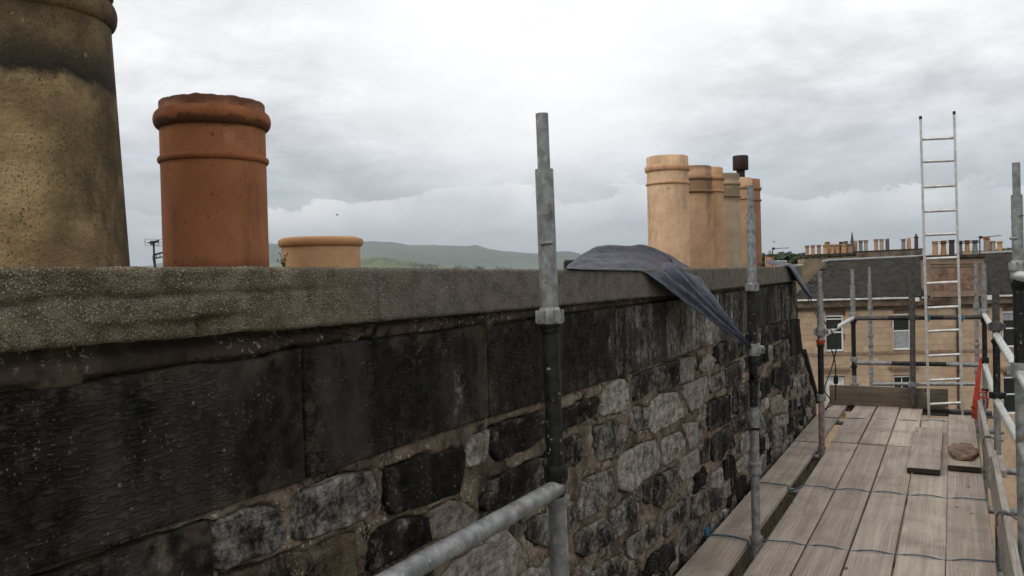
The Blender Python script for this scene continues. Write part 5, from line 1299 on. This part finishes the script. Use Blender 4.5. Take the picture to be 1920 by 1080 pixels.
# church spire
D_ = 420.; sa = uz(1597.5, 433, D_); sr = empty('church_spire', wp(sa[0], D_, 0)-Vector((0, 0, H)), 'slender dark church spire rising behind the far pots', 'church spire')
zt = sa[1]; m = MB(); m.lathe([(1.7, zt-13.5), (1.55, zt-11), (1.0, zt-7), (.5, zt-3), (.12, zt-.4), (0, zt)], wp(sa[0], D_, 0), 8); m.sm = [False]*len(m.sm); m.build('spire', plain('spire_stone', (.06, .058, .055), .95, 0, .2, .4), sr)
m = MB(); fbox(m, sa[0]-2.1, sa[0]+2.1, D_-2.1, D_+2.1, -H, zt-13.5)
for a, b in ((-1, -1), (1, -1), (-1, 1), (1, 1)): m.lathe([(.4, zt-13.5), (.4, zt-12.2), (0, zt-9.8)], wp(sa[0]+a*1.8, D_+b*1.8, 0), 6)
m.build('tower', MCEM, sr)
# aerial with a flat grid panel behind the terracotta pot
DP = 7.5
def ap(x, y, dd=0): u, z = uz(x, y, DP); return wp(u, DP+dd, z)
ar = empty('tv_aerial', ap(290.5, 503), 'flat grid-panel aerial on a dark mast between the two big pots', 'aerial')
m = MB(); m.tube([ap(288, 455), ap(289, 478), ap(291, 505), ap(293, 580)], [.0075, .009, .011, .013], 10); m.tube([ap(286, 480), ap(289.5, 505)], .003, 6); m.build('mast', MIRON, ar)
m = MB()
for (x0, y0, x1, y1) in ((272, 447.5, 322, 449), (272, 460, 322, 461.5), (272, 447.5, 272, 460), (322, 449, 322, 461.5), (272, 454, 322, 455.5), (297, 448, 297, 461)): m.tube([ap(x0, y0), ap(x1, y1)], .0042, 6)
m.build('grid_frame', MALU, ar)
m = MB(); m.tube([ap(279, 455.5, -.02), ap(288, 455, -.02), ap(300, 451, -.02)], [.004, .012, .008], 8); m.box(ap(288, 455.5, -.02), .03, .03, .035, AX); m.build('clamp', MIRON, ar)
m = MB(); m.tube([ap(287, 478), ap(303, 474), ap(316, 472)], .0085, 8); m.tube([ap(290, 484.5), ap(303, 482), ap(316, 480)], .006, 8)
for x in (293, 300, 307): m.tube([ap(x, 477.5), ap(x, 483.5)], .004, 6)
m.build('bracket', MIRON, ar)
# two far birds
for x, y, d, lab in ((632, 403, 60, 'tiny dark bird in the sky left of the first upright'), (1451.5, 453.8, 70, 'tiny dark bird hovering over the left aerial')):
    u, z = uz(x, y, d); c = wp(u, d, z); m = MB()
    m.tube([c-UH*.10, c-UH*.05, c+UH*.03, c+UH*.09, c+UH*.12], [.004, .022, .030, .018, .004], 8)
    for s in (-1, 1): m.add([c+UH*.03, c-UH*.03, c-UH*.035+FH*.13*s+Vector((0, 0, .05)), c-UH*.07+FH*.26*s+Vector((0, 0, .02)), c+UH*.02+FH*.14*s+Vector((0, 0, .055)), c-Vector((0, 0, .012))], [(0, 4, 2, 1), (4, 3, 2), (5, 1, 2), (5, 2, 4, 0)])
    m.add([c-UH*.09, c-UH*.15+FH*.03, c-UH*.15-FH*.03], [(0, 1, 2)]); tag(m.build('bird', MCORD, None, loc=c), lab, 'bird')

# small dry weed growing at the foot of the low pot
c = atX(534, 503, -1.50); m = MB(); wr = random.Random(4)
for k in range(7):
    t = [c, c+Vector((wr.uniform(-.006, .006), wr.uniform(-.01, .004), wr.uniform(.008, .018))), c+Vector((wr.uniform(-.012, .012), wr.uniform(-.022, .008), wr.uniform(.014, .036)))]
    m.tube(t, [.0009, .0008, .0005], 5)
    for q in range(3):
        p = t[1].lerp(t[2], wr.random()); a = Vector((wr.uniform(-1, 1), wr.uniform(-1, 1), wr.uniform(0, 1))).normalized()*.0055; b = a.orthogonal().normalized()*.0022
        m.add([p, p+a*.5+b, p+a, p+a*.5-b], [(0, 1, 2, 3)])
tag(m.build('weed', MLEAF, None, loc=c), 'tiny dark weed sprouting on the cope before the low buff pot', 'weed')
